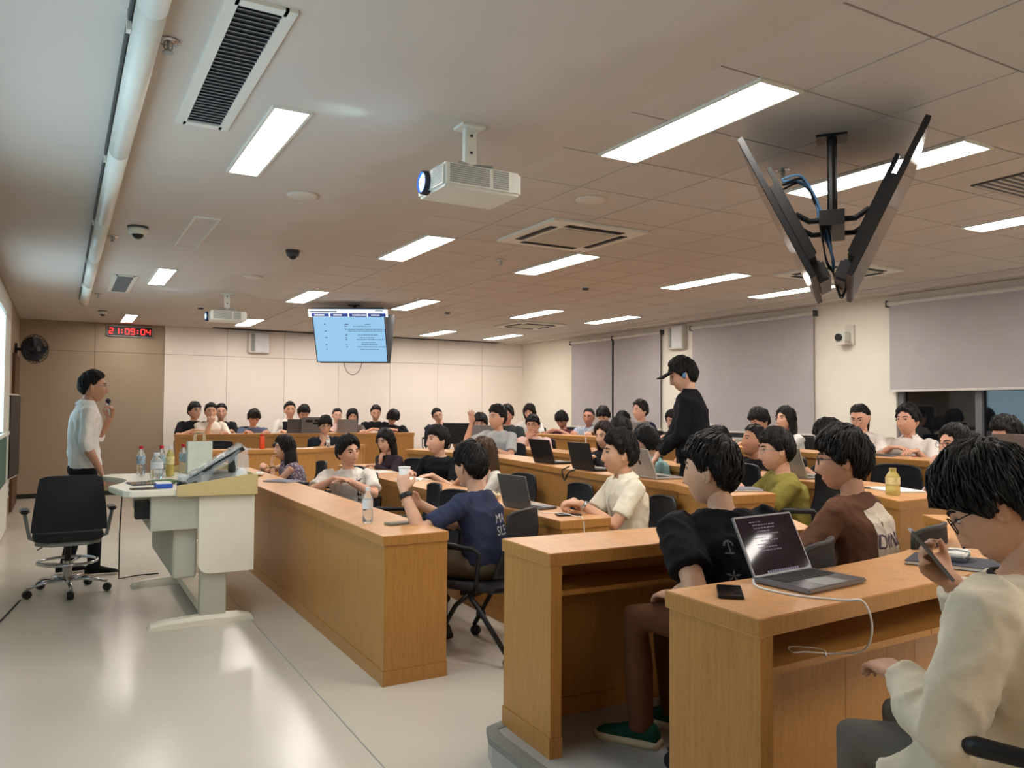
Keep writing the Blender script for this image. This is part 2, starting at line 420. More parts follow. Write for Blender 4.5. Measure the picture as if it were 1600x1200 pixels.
dome(1.69, 6.75, 'dark dome camera on ceiling between unlit panel and strip lights', 'grey', .9)
dome(.49, 12.4, 'small white dome camera on ceiling left of the red clock', 'white', .9)
for x, y, lb in ((1.68, 8.3, 'round white flush speaker in plaster ceiling'), (1.3, 4.95, 'pale round disc in ceiling beside the near projector'), (2.9, 4.1, 'pale round disc in a ceiling tile right of the near projector')):
    tag(MB().lathe([(.001, 0), (.10, 0), (.10, -.008), (.085, -.014), (.001, -.015)], 24).obj('ceiling_speaker', M['white'], None, smooth=True, loc=(x, y, ZC)), lb, 'speaker')
for x, y, lb in ((4.95, 7.1, 'small dark smoke detector between middle strip lights'), (1.6, 11.2, 'small smoke detector on plaster ceiling left of the far projector'), (4.6, 9.9, 'small smoke detector right of the far hanging screen')):
    t = thing('smoke_detector', lb, 'smoke detector', (x, y, ZC))
    MB().lathe([(.001, 0), (.045, 0), (.045, -.012), (.001, -.013)], 16).obj('base', M['offw'], t)
    MB().lathe([(.036, -.012), (.034, -.034), (.001, -.036)], 16).obj('sensor', M['dgrey'], t)

# ---------------- front wall fittings
bd = thing('sliding_board', 'tall sliding board unit with lit screen above green board, left picture edge', 'board', (XL, 7.2, 0))
MB().box(.002, .055, -6.4, 3.36, 2.36, 2.56).obj('board_header', M['podgrey'], bd)
MB().box(.002, .055, 3.32, 3.38, .02, 2.48).obj('board_post', M['offw'], bd)
MB().box(.002, .055, -6.4, -6.34, .02, 2.48).obj('board_post', M['offw'], bd)
MB().box(.010, .030, -6.34, 3.32, 1.12, 2.36).obj('board_backing', M['chalk'], bd)
for y0, y1 in ((-5.4, -2.2), (.4, 2.55)): MB().box(.030, .036, y0, y1, 1.14, 2.35).obj('projection_screen', M['proj'], bd)
MB().box(.010, .045, 2.55, 3.32, 1.12, 2.36).obj('board_edge_panel', M['offw'], bd)
MB().box(.010, .040, -6.34, 3.32, .55, 1.10).obj('green_board', M['chalk'], bd)
MB().box(.004, .07, -6.34, 3.32, 1.085, 1.12).obj('chalk_rail', M['offw'], bd)
MB().box(.004, .05, -6.34, 3.32, .02, .55).obj('base_panel', M['offw'], bd)
bp_ = thing('hinged_board', 'dark upright panel with white rounded frame beside the sliding board', 'board', (XL, 11.3, .55), rz=-.09)
MB().box(.02, .085, -.35, .42, .0, .98).obj('board_face', M['black'], bp_, bevel=.01)
f = MB(); f.tube([(.05, -.35, .03), (.05, -.35, .95), (.05, -.33, .98), (.05, .40, .98), (.05, .43, .95), (.05, .43, .03), (.05, .40, 0), (.05, -.33, 0), (.05, -.35, .03)], .022, 8)
f.obj('board_frame', M['offw'], bp_, smooth=True)
MB().box(.0, .03, -.1, .1, .3, .6).obj('wall_hinge', M['grey'], bp_)
t = thing('wall_switch', 'white wall box with black switches under the dark framed panel', 'switch', (XL, 11.0, .33))
MB().box(0, .05, -.06, .06, 0, .2).obj('switch_box', M['offw'], t)
for z in (.03, .12): MB().box(.05, .058, -.03, .03, z, z+.05).obj('rocker', M['black'], t)

fn = thing('wall_fan', 'round black fan mounted on the front wall near the corner', 'fan', (XL, 12.75, 2.18))
MB().box(0, .03, -.04, .04, -.1, .08).tube([(.02, 0, 0), (.12, -.02, .0), (.17, -.06, 0)], .02, 8).obj('wall_arm', M['black'], fn)
hm = Tr(.24, -.16, 0) @ Rz(math.radians(35)) @ Matrix.Rotation(math.radians(90), 4, 'X')
MB().lathe([(.02, -.06), (.06, -.06), (.07, .02), (.02, .04)], 16, hm @ Tr(0, 0, -.06)).obj('motor', M['black'], fn, smooth=True)
cage = MB()
for k in range(28):
    a = 2*math.pi*k/28
    pts = [Vector((math.cos(a)*r, math.sin(a)*r, z)) for r, z in ((.03, .075), (.12, .07), (.185, .03), (.195, 0), (.185, -.03), (.10, -.07), (.05, -.075))]
    cage.tube([hm @ p for p in pts], .003, 4)
for r, z in ((.195, 0), (.14, .06), (.08, .073)):
    cage.tube([hm @ Vector((math.cos(a)*r, math.sin(a)*r, z)) for a in [2*math.pi*j/28 for j in range(29)]], .0045, 5)
cage.obj('cage', M['black'], fn)
for k in range(4):
    a = k*math.pi/2; bl = MB()
    P = [(.03, -.02, -.015), (.165, -.055, -.02), (.175, .05, .02), (.04, .025, .015)]
    v = [hm @ Rz(a) @ Vector(p) for p in P]+[hm @ Rz(a) @ (Vector(p)+Vector((0, 0, .004))) for p in P]
    bl.add(v, [(0, 1, 2, 3), (7, 6, 5, 4), (0, 4, 5, 1), (1, 5, 6, 2), (2, 6, 7, 3), (3, 7, 4, 0)]).obj('blade', M['navyb'], fn)
MB().lathe([(.001, -.045), (.17, -.045), (.17, -.04), (.001, -.039)], 24, hm).obj('back_plate', M['black'], fn)
MB().lathe([(.001, .078), (.034, .078), (.034, .06), (.001, .058)], 14, hm).obj('hub_cap', M['dgrey'], fn)

# ---------------- red clock on the back wall
ck = thing('digital_clock', 'red digital clock reading 21:09:04 on the tan back wall', 'clock', (.955, YF-.022, 2.612))
MB().box(-.325, .325, -.03, 0, -.075, .075).obj('clock_face', M['black'], ck)
f = MB()
for x0, x1, z0, z1 in ((-.335, .335, .072, .085), (-.335, .335, -.085, -.072), (-.335, -.322, -.085, .085), (.322, .335, -.085, .085)): f.box(x0, x1, -.036, 0, z0, z1)
f.obj('clock_rim', M['grey'], ck)
SEG = {'0': 'abcdef', '1': 'bc', '2': 'abged', '4': 'fgbc', '9': 'abcdfg'}
gw, gh, tk = .026, .042, .0065
def seg(mb, x, ch):
    for q in SEG[ch]:
        r = dict(a=(-gw, gw, gh-tk, gh+tk), g=(-gw, gw, -tk, tk), d=(-gw, gw, -gh-tk, -gh+tk), f=(-gw-tk, -gw+tk, 0, gh), b=(gw-tk, gw+tk, 0, gh), e=(-gw-tk, -gw+tk, -gh, 0), c=(gw-tk, gw+tk, -gh, 0))[q]
        mb.box(x+r[0], x+r[1], -.033, -.030, r[2], r[3])
for ch, x in zip('210904', (-.27, -.19, -.04, .04, .19, .27)):
    seg_mb = MB(); seg(seg_mb, x, ch); seg_mb.obj('led_digit', M['led'], ck)
for x in (-.115, .115):
    MB().box(x-.008, x+.008, -.033, -.030, .012, .028).box(x-.008, x+.008, -.033, -.030, -.028, -.012).obj('led_colon', M['led'], ck)

# ---------------- wall speakers, camera
def wspeaker(loc, rz, label):
    t = thing('wall_speaker', label, 'speaker', loc, rz)
    MB().box(-.18, .18, -.10, 0, -.18, .18).obj('cabinet', M['white'], t, bevel=.008)
    MB().box(-.135, -.075, -.106, -.098, -.15, .15).obj('side_slot', M['grey'], t)
    MB().box(-.06, .165, -.106, -.098, -.165, .165).obj('speaker_grille', M['label_'], t)
wspeaker((2.97, YF-.022, 2.525), 0, 'white square speaker on the beige back wall')
wspeaker((XR, 9.37, 2.52), -math.pi/2, 'white square speaker on window wall between the blinds')
t = thing('conference_camera', 'white conference camera on a bracket on the window wall', 'camera', (XR, 6.34, 2.30), -math.pi/2)
MB().box(-.03, .09, -.03, 0, -.10, .14).obj('wall_plate', M['white'], t, bevel=.005)
MB().box(-.09, .06, -.15, -.02, -.10, -.07).obj('shelf', M['white'], t)
MB().box(-.085, .05, -.15, -.03, -.07, .05).obj('camera_body', M['offw'], t, bevel=.012)
MB().lathe([(.001, 0), (.042, 0), (.044, .03), (.034, .036), (.001, .03)], 18, Tr(-.02, -.15, -.01) @ Matrix.Rotation(math.pi/2, 4, 'X')).obj('lens', M['black'], t)
# ================================================================ DESK ROWS
P3, P5 = .165, .28
struct('floor_tier_2', MB().prism([(3.26, 3.32), (3.52, 4.0), (3.53, 5.0), (3.78, 6.6), (3.82, 7.2), (3.74, 8.2), (3.58, 8.8), (4.2, 10.5), (XR, 11.2), (XR, 2.2), (4.4, 2.66), (3.9, 2.6)], 0, P3), M['tier'])
struct('floor_tier_3', MB().prism([(5.68, 1.2), (5.65, 3.5), (5.66, 4.14), (5.92, 5.8), (6.14, 7.36), (6.27, 8.66), (6.19, 9.8), (5.75, 10.7), (XR, 11.4), (XR, 1.2)], 0, P5), M['tier'])
struct('floor_tier_4', MB().prism([(1.45, 10.62), (3.0, 10.58), (3.6, 11.1), (4.1, 11.65), (4.1, YF), (1.45, YF)], 0, .10), M['tier'])
struct('floor_tier_5', MB().prism([(1.42, 12.66), (5.2, 12.36), (XR, 12.36), (XR, YF), (1.42, YF)], 0, .255), M['tier'])

def desk(label, F, B, zt, p, z0=None, ends=(True, True), seg=1.35, slab=.05, shelf=True):
    """F: front edge points, B: matching seat-side points, zt: top of worktop"""
    z0 = p if z0 is None else z0
    t = thing('curved_desk' if len(F) > 2 else 'straight_desk', label, 'desk', (F[0][0], F[0][1], z0))
    ox, oy = F[0]
    L_ = lambda q: (q[0]-ox, q[1]-oy)
    F_ = [Vector(L_(q)) for q in F]; B_ = [Vector(L_(q)) for q in B]; H = zt-z0
    mb = MB().prism([tuple(q) for q in F_]+[tuple(q) for q in B_[::-1]], H-slab, H)
    mb.mats = [M['woodtop'], M['wood']]; mb.m = [1, 0]+[1]*(len(mb.f)-2); mb.obj('worktop', None, t, bevel=.003)
    def strip(mb, a, b_, c, d, za, zb): mb.prism([tuple(a), tuple(b_), tuple(d), tuple(c)], za, zb)
    n = len(F_)
    for i in range(n-1):
        ln = (F_[i+1]-F_[i]).length; k = max(1, round(ln/seg))
        for j in range(k):
            a = F_[i].lerp(F_[i+1], j/k); b_ = F_[i].lerp(F_[i+1], (j+1)/k)
            ca = B_[i].lerp(B_[i+1], j/k); cb = B_[i].lerp(B_[i+1], (j+1)/k)
            g_ = (b_-a).normalized()*.0015
            da, db = (ca-a).normalized(), (cb-b_).normalized()
            a, b_ = a+g_*(16 if i == 0 and j == 0 and ends[0] else 1), b_-g_*(16 if i == n-2 and j == k-1 and ends[1] else 1)
            mb = MB(); strip(mb, a+da*.018, b_+db*.018, a+da*.038, b_+db*.038, .075, H-slab-.001); mb.obj('front_panel', M['wood'], t)
            mb = MB(); strip(mb, a+da*.012, b_+db*.012, a+da*.040, b_+db*.040, 0, .074); mb.obj('plinth', M['wood'], t)
            if shelf:
                mb = MB(); strip(mb, a+da*.040, b_+db*.040, a+da*.30, b_+db*.30, H-slab-.135, H-slab-.115); mb.obj('shelf', M['wood'], t)
    for e, (i, s) in enumerate(((0, 1), (n-1, -1))):
        if not ends[e]: continue
        a, c = F_[i], B_[i]; g_ = ((F_[1]-F_[0]) if i == 0 else (F_[-2]-F_[-1])).normalized()
        d = (c-a).normalized(); a = a+d*.012; c = c-d*.006
        mb = MB(); strip(mb, a+g_*.008, a+g_*.055, c+g_*.008, c+g_*.055, .076, H-slab-.001); mb.obj('end_panel', M['wood'], t)
        mb = MB(); strip(mb, a+g_*.003-d*.004, a+g_*.058-d*.004, c+g_*.003+d*.003, c+g_*.058+d*.003, 0, .075); mb.obj('end_plinth', M['wood'], t)
    return t
def off(F, d, side):
    """offset a polyline sideways by d"""
    out = []
    for i in range(len(F)):
        a = Vector(F[max(i-1, 0)]); b_ = Vector(F[min(i+1, len(F)-1)]); t = (b_-a).normalized()
        n = Vector((t.y, -t.x))*side
        out.append(tuple(Vector(F[i])+n*d))
    return out
R1 = [(1.43, 3.82), (1.43, 8.9)]
desk('long front-row maple desk reaching from the white podium to the open floor', R1, [(1.80, 3.83), (1.80, 8.9)], .755, 0)
R2 = [(2.53, 3.87), (2.545, 5.3), (2.60, 7.25), (2.78, 8.9)]
desk('second-row maple desk with the open grey laptop at its near end', R2, off(R2, .36, 1), .755, 0)
R3 = [(3.24, 3.30), (3.50, 4.0), (3.51, 5.0), (3.76, 6.6), (3.80, 7.2), (3.72, 8.2), (3.56, 8.8)]
B3 = [(3.62, 3.26), (3.87, 3.95), (3.88, 5.0), (4.13, 6.57), (4.17, 7.2), (4.09, 8.25), (3.92, 8.92)]
desk('third-row curved maple desk holding a row of open laptops, olive-shirted student at its end', R3, B3, .92, P3, z0=0)
R4 = [(3.92, 2.69), (4.43, 3.59), (4.52, 4.5), (4.72, 6.2), (4.86, 7.6), (4.90, 9.2), (4.75, 10.0)]
B4 = [(4.42, 2.73), (4.82, 3.45), (4.90, 4.5), (5.10, 6.2), (5.24, 7.6), (5.28, 9.25), (5.11, 10.1)]
desk('fourth-row curved maple desk with a golden drink bottle at its near end', R4, B4, .92, P3, z0=0)
R5 = [(5.66, 2.6), (5.63, 3.5), (5.64, 4.14), (5.9, 5.8), (6.12, 7.36), (6.25, 8.66), (6.17, 9.8), (5.85, 10.7)]
desk('rearmost curved maple desk in front of the window wall', R5, off(R5, .37, 1), 1.035, P5, z0=P3)
F2 = [(1.50, 10.60), (3.0, 10.55), (3.6, 11.08), (4.05, 11.6)]
desk('maple desk with an orange bottle, in front of the backmost desk', F2, off(F2, .38, -1), .855, .10, z0=0)
F3 = [(1.48, 12.62), (5.15, 12.33)]
desk('backmost long maple desk along the beige back wall', F3, off(F3, .38, -1), 1.0, .255, z0=.10)
desk('maple desk of the student in the black tee, end panel toward the aisle', [(1.60, 2.895), (3.2, 2.80)], [(1.59, 2.505), (3.0, 2.48)], .865, .11)
NF = [(1.575, 1.845), (2.33, 1.849), (2.597, 1.881), (2.825, 1.924), (3.109, 2.008), (3.331, 2.099), (3.551, 2.215), (3.76, 2.34), (3.92, 2.56)]
NB = [(1.57, 1.47), (2.48, 1.53), (2.72, 1.56), (2.95, 1.61), (3.22, 1.69), (3.45, 1.78), (3.70, 1.90), (3.95, 2.06), (4.25, 2.36)]
desk('nearest curved maple desk carrying the open dark laptop and phone', NF, NB, .865, .11, ends=(True, False))

# ================================================================ STUDENT CHAIR (copied for every seat)
def make_chair():
    t = thing('office_chair', 'black mesh-back chair', 'chair', (0, 0, 0), group='black mesh-back student chairs')
    s = MB(); rings = []
    for z, k in ((.375, .93), (.385, .99), (.405, 1.0), (.418, .96), (.420, .80)):
        rings.append([((.21*k)*math.copysign(abs(math.cos(a))**.55, math.cos(a)), .01+(.205*k)*math.copysign(abs(math.sin(a))**.55, math.sin(a)), z) for a in [2*math.pi*j/28 for j in range(28)]])
    s.loft(rings).obj('seat', M['fabric'], t, smooth=True)
    # curved mesh back
    def back_pt(u, v, th):   # u -1..1 across, v 0..1 up
        w_ = .205*(1-.12*v**2); x = u*w_; y = -.205-.075*v-.03*math.sin(v*math.pi)+.045*u*u+th; z = .47+.36*v-.02*abs(u)**4*(v > .5)
        return (x, y, z)
    nu, nv = 10, 8; mb = MB()
    for th in (0, -.016):
        mb.add([back_pt(-1+2*i/nu, j/nv, th) for j in range(nv+1) for i in range(nu+1)],
               [(j*(nu+1)+i, j*(nu+1)+i+1, (j+1)*(nu+1)+i+1, (j+1)*(nu+1)+i) for j in range(nv) for i in range(nu)])
    mb.obj('backrest', M['mesh'], t, smooth=True)
    rim = [back_pt(-1+2*i/nu, 0, -.008) for i in range(nu+1)]+[back_pt(1, j/nv, -.008) for j in range(1, nv+1)]+[back_pt(1-2*i/nu, 1, -.008) for i in range(1, nu+1)]+[back_pt(-1, 1-j/nv, -.008) for j in range(1, nv+1)]
    MB().tube(rim, .011, 7).obj('back_frame', M['black'], t, smooth=True)
    for sx in (-1, 1):
        MB().tube([(sx*.15, -.10, .375), (sx*.17, -.23, .40), (sx*.18, -.255, .55)], .015, 8).obj('back_post', M['black'], t, smooth=True)
        MB().tube([(sx*.20, -.05, .38), (sx*.245, -.08, .46), (sx*.25, -.10, .60), (sx*.25, -.06, .625), (sx*.25, .14, .63), (sx*.24, .17, .622)], [.013, .013, .013, .016, .02, .014], 8, flat=.7).obj('armrest', M['black'], t, smooth=True)
        MB().tube([(sx*.18, -.02, .375), (sx*.225, .06, .30), (sx*.24, .20, .065)], .014, 8).obj('leg', M['black'], t, smooth=True)
        MB().tube([(sx*.18, .02, .375), (sx*.225, -.08, .30), (sx*.24, -.27, .065)], .014, 8).obj('leg', M['black'], t, smooth=True)
        for y in (.20, -.27):
            MB().lathe([(.001, -.016), (.028, -.016), (.032, -.010), (.032, .010), (.028, .016), (.001, .016)], 14, Tr(sx*.24, y-.01, .032) @ Matrix.Rotation(math.pi/2, 4, 'Y')).obj('caster', M['black'], t)
    MB().box(-.2, .2, -.05, .05, .352, .374).obj('seat_support', M['black'], t)
    return t
CHAIR = make_chair(); CHAIR_USED = [False]
def chair(x, y, z, rz, label):
    o = CHAIR if not CHAIR_USED[0] else copy_tree(CHAIR)
    CHAIR_USED[0] = True
    o.location = (x, y, z); o.rotation_euler[2] = rz; o['label'] = label
    return o

# ================================================================ TEACHER'S TALL CHAIR
tc = thing('drafting_chair', 'charcoal chair with chrome foot ring beside the podium', 'chair', (.075, 6.9, 0), math.radians(182))
s = MB(); rings = []
for z, k in ((.405, .86), (.415, .98), (.44, 1.0), (.465, .97), (.475, .85)):
    rings.append([(.235*k*math.copysign(abs(math.cos(a))**.5, math.cos(a)), .225*k*math.copysign(abs(math.sin(a))**.5, math.sin(a)), z) for a in [2*math.pi*j/30 for j in range(30)]])
s.loft(rings).obj('seat', M['fabric'], tc, smooth=True)
MB().prism([(-.2, -.19), (.2, -.19), (.22, .1), (.12, .2), (-.12, .2), (-.22, .1)], .375, .405).obj('seat_pan', M['grey'], tc, bevel=.008)
mb = MB(); nu, nv = 10, 8
def tb(u, v, th): return (u*(.245-.045*v**1.5), .215+.07*v+.02*math.sin(v*3)-.035*u*u+th, .49+.41*v-.02*abs(u)**6*v)
for th in (0, .03):
    mb.add([tb(-1+2*i/nu, j/nv, th) for j in range(nv+1) for i in range(nu+1)], [(j*(nu+1)+i, j*(nu+1)+i+1, (j+1)*(nu+1)+i+1, (j+1)*(nu+1)+i) for j in range(nv) for i in range(nu)])
rim = [(tb(-1+2*i/nu, 0, 0), tb(-1+2*i/nu, 0, .03)) for i in range(nu+1)]+[(tb(1, j/nv, 0), tb(1, j/nv, .03)) for j in range(1, nv+1)]+[(tb(1-2*i/nu, 1, 0), tb(1-2*i/nu, 1, .03)) for i in range(1, nu+1)]+[(tb(-1, 1-j/nv, 0), tb(-1, 1-j/nv, .03)) for j in range(1, nv+1)]
k0 = len(mb.v); mb.v += [p for ab in rim for p in ab]
for i in range(len(rim)-1): mb.f.append((k0+2*i, k0+2*i+1, k0+2*i+3, k0+2*i+2)); mb.m.append(0)
mb.obj('backrest', M['fabric'], tc, smooth=True)
for sx in (-1, 1):
    MB().tube([(sx*.16, .1, .40), (sx*.25, .12, .44), (sx*.285, .10, .62)], .014, 8).obj('arm_post', M['grey'], tc, smooth=True)
    MB().box(sx*.285-.032, sx*.285+.032, -.06, .15, .62, .645).obj('arm_pad', M['black'], tc, bevel=.01)
MB().tube([(0, 0, .10), (0, 0, .24)], .032, 12).obj('gas_column', M['chrome'], tc)
MB().tube([(0, 0, .24), (0, 0, .385)], .022, 12).obj('gas_piston', M['black'], tc)
fr = MB(); fr.tube([(math.cos(a)*.2, math.sin(a)*.2, .235) for a in [2*math.pi*j/28 for j in range(29)]], .011, 8)
for a in (0, 2.1, 4.2): fr.tube([(.03*math.cos(a), .03*math.sin(a), .215), (.2*math.cos(a), .2*math.sin(a), .235)], .008, 6)
fr.obj('foot_ring', M['chrome'], tc, smooth=True)
MB().tube([(.05, 0, .40), (.13, -.05, .37), (.20, -.08, .32)], .005, 5).obj('height_lever', M['black'], tc)
for k in range(5):
    a = math.radians(72*k+20); c, s_ = math.cos(a), math.sin(a)
    MB().tube([(.03*c, .03*s_, .105), (.14*c, .14*s_, .10), (.275*c, .275*s_, .075)], [.024, .020, .014], 8, flat=.7).obj('base_leg', M['chrome'], tc, smooth=True)
    MB().lathe([(.001, -.022), (.026, -.022), (.031, -.012), (.031, .012), (.026, .022), (.001, .022)], 14, Tr(.275*c, .275*s_, .031) @ Rz(a) @ Matrix.Rotation(math.pi/2, 4, 'X')).obj('caster', M['black'], tc)

# ================================================================ PODIUM
pd = thing('podium', 'white height-adjustable podium desk with pale wooden rim', 'podium', (.85, 5.5, 0))
def foot(y):
    mb = MB(); pr = [(-.345, .012), (-.33, .035), (-.24, .05), (0, .062), (.2, .055), (.28, .035), (.295, .012)]
    for i in range(len(pr)-1): pass
    rings = [[(x, y-.05, 0), (x, y+.05, 0), (x, y+.05, h*.6), (x, y+.03, h), (x, y-.03, h), (x, y-.05, h*.6)] for x, h in pr]
    mb.loft(rings).obj('foot', M['podwhite'], pd, smooth=False)
foot(.0); foot(1.36)
for y in (.0, 1.30):
    MB().box(-.04, .12, y-.03, y+.06, .05, .50).obj('column', M['podgrey'], pd, bevel=.006)
MB().box(-.02, .10, .06, 1.3, .04, .10).obj('crossbar', M['podwhite'], pd)
# near side panel with rounded lower corner
pn = [(-.06, .83), (.285, .83), (.285, .33)]+[(-.06+.07-.07*math.sin(a), .33+.07-.07*math.cos(a)) for a in [math.pi/2*j/6 for j in range(7)]]
for y in (-.06, 1.38):
    mb = MB(); n = len(pn)
    mb.add([(x, y, z) for x, z in pn]+[(x, y+.03, z) for x, z in pn], [tuple(range(n)), tuple(range(2*n-1, n-1, -1))]+[(i, n+i, n+(i+1) % n, (i+1) % n) for i in range(n)])
    mb.obj('side_panel', M['podwhite'], pd)
MB().box(-.34, -.06, -.03, 1.38, .62, .84).obj('under_tray', M['podgrey'], pd)
MB().box(-.20, -.06, .02, 1.36, .30, .62).obj('cable_housing', M['podgrey'], pd, bevel=.008)
MB().box(-.42, -.33, .05, .18, .69, .80).obj('power_box', M['black'], pd)
top = [(-.50, -.02), (-.46, -.07), (-.2, -.08), (.29, -.08), (.29, 1.42), (-.50, 1.42), (-.56, 1.30)]+[(-.56+.13*math.sin(math.pi*j/10), 1.22-.82*j/10) for j in range(11)]+[(-.56, .34)]
MB().prism(top, .84, .878).obj('worktop', M['podwhite'], pd, bevel=.006)
# wooden wedge rim that rises toward the audience
def wedge(y):
    mb = MB(); pr = [(-.20, .835), (.295, .83), (.295, .962), (.24, .962), (-.20, .905)]; n = 5
    mb.add([(x, y, z) for x, z in pr]+[(x, y+.025, z) for x, z in pr], [tuple(range(n)), tuple(range(2*n-1, n-1, -1))]+[(i, n+i, n+(i+1) % n, (i+1) % n) for i in range(n)])
    mb.obj('wooden_side', M['podwood'], pd, bevel=.004)
wedge(-.105); wedge(1.42)
MB().box(.28, .30, -.08, 1.42, .83, .962).obj('wooden_back', M['podwood'], pd)
# power lead that drops from the podium to the floor
tag(MB().tube([(.44, 6.9, .82), (.43, 7.0, .4), (.44, 7.15, .02), (.60, 7.3, .006), (.75, 7.3, .006)], .005, 6).obj('power_lead', M['cable'], None, smooth=True), 'thin black cable hanging behind podium down to the floor', 'cable')
tag(MB().tube([(-.545, 5.0, .006), (-.3, 6.2, .006), (-.22, 6.75, .006)], .006, 6).obj('floor_cable', M['cable'], None, smooth=True), 'black cable lying on the floor left of the charcoal chair', 'cable')

# monitor wrapped in clear plastic, lying tilted on the podium
mo = thing('monitor', 'grey slanted touch monitor covered with clear plastic on the podium', 'monitor', (1.0, 5.98, .88))
tl = Tr(-.02, 0, .13) @ Rz(math.radians(-10)) @ Matrix.Rotation(math.radians(-32), 4, 'Y')
MB().obox(tl, .21, .28, .014).obj('monitor_frame', M['black'], mo)
MB().obox(tl @ Tr(0, 0, .016), .195, .265, .003).obj('screen', mat('grey_screen_film', (150, 156, 156), .25, var=.15, scale=5), mo)
for k in (-1, 1): MB().obox(tl @ Tr(k*.07, 0, .0195), .002, .262, .001).obj('film_fold', M['paper'], mo)
MB().prism([(-.15, -.2), (.16, -.2), (.16, .2), (-.15, .2)], 0, .06).obj('stand', M['grey'], mo)
MB().obox(Tr(.09, 0, .12), .018, .08, .10).obj('arm', M['dgrey'], mo)
mb = MB(); random.seed(3)
for j in range(7):
    pass
G = 9; V = []
for j in range(G):
    for i in range(G):
        p = tl @ Vector((-.26+.52*i/(G-1), -.33+.66*j/(G-1), .024+random.uniform(-.003, .014)))
        e = max(abs(i-(G-1)/2), abs(j-(G-1)/2))
        if e > 3.5: p.z -= .06+random.uniform(0, .05)
        p.z = max(p.z, .004)
        V.append(tuple(p))
F_ = [(j*G+i, j*G+i+1, (j+1)*G+i+1, (j+1)*G+i) for j in range(G-1) for i in range(G-1)]
cl = bpy.data.materials.new('clear_wrap'); cl.use_nodes = True
cb = cl.node_tree.nodes['Principled BSDF']; cb.inputs['Base Color'].default_value = (.85, .87, .87, 1); cb.inputs['Roughness'].default_value = .15; cb.inputs['Alpha'].default_value = .28
M['wrap'] = cl
mb.add(V, F_).obj('plastic_cover', cl, mo)
# ================================================================ PROJECTORS
def projector(x, y, label, big=True):
    t = thing('projector', label, 'projector', (x, y, ZC-.275), math.radians(0))
    # box body with louvred sides, lens on the -X face
    MB().box(-.20, .20, -.15, .15, -.065, .045).obj('body', M['offw'], t, bevel=.012)
    for sy in (-1, 1):
        for k in range(9):
            MB().box(-.17, .03, sy*.150-.003, sy*.150+.003, -.045+k*.0095, -.0405+k*.0095).obj('louvre', M['grey'], t)
            MB().box(.05, .13, sy*.150-.003, sy*.150+.003, -.045+k*.0095, -.0405+k*.0095).obj('louvre', M['grey'], t)
    for k in range(9): MB().box(-.203, -.197, -.13, -.03, -.045+k*.0095, -.0405+k*.0095).obj('louvre', M['grey'], t)
    lm = Tr(-.20, .05, -.01) @ Matrix.Rotation(-math.pi/2, 4, 'Y')
    MB().lathe([(.001, -.01), (.056, -.01), (.054, .022), (.047, .026), (.047, .014), (.001, .013)], 20, lm).obj('lens_barrel', M['navyb'], t, smooth=False)
    MB().lathe([(.046, .014), (.03, .022), (.001, .026)], 18, lm).obj('lens', M['lens'], t, smooth=True)
    MB().lathe([(.020, .026), (.001, .029)], 12, lm).obj('lens_core', M['lenshot'], t, smooth=True)
    MB().box(-.03, .03, -.02, .02, .085, .275).obj('mount_pole', M['offw'], t, bevel=.004)
    MB().box(-.06, .06, -.05, .05, .263, .275).obj('ceiling_plate', M['offw'], t)
    for a in range(4):
        q = a*math.pi/2+math.pi/4
        MB().tube([(.02*math.cos(q), .02*math.sin(q), .085), (.12*math.cos(q), .10*math.sin(q), .075), (.12*math.cos(q), .10*math.sin(q), .04)], .009, 6).obj('mount_arm', M['grey'], t)
    for z in (.14, .22): MB().box(-.006, .006, -.023, -.019, z, z+.012).obj('bolt', M['black'], t)
def leak(x, y, z, tx, ty):
    l = bpy.data.lights.new('projector_light_leak', 'SPOT'); l.energy = 1.3; l.color = (.55, 1, .95); l.spot_size = .5; l.spot_blend = 1; l.shadow_soft_size = .02
    o = bpy.data.objects.new('projector_light_leak', l); COL.objects.link(o); o.location = (x, y, z)
    o.rotation_euler = (Vector((tx, ty, ZC))-Vector((x, y, z))).to_track_quat('-Z', 'Y').to_euler()
leak(1.38, 3.40, 2.50, 1.08, 3.44); leak(1.38, 9.68, 2.50, 1.0, 9.72)
projector(1.66, 3.34, 'large white ceiling projector with glowing blue lens, nearest the camera')
projector(1.66, 9.62, 'small white ceiling projector far back, left of the lit hanging screen')

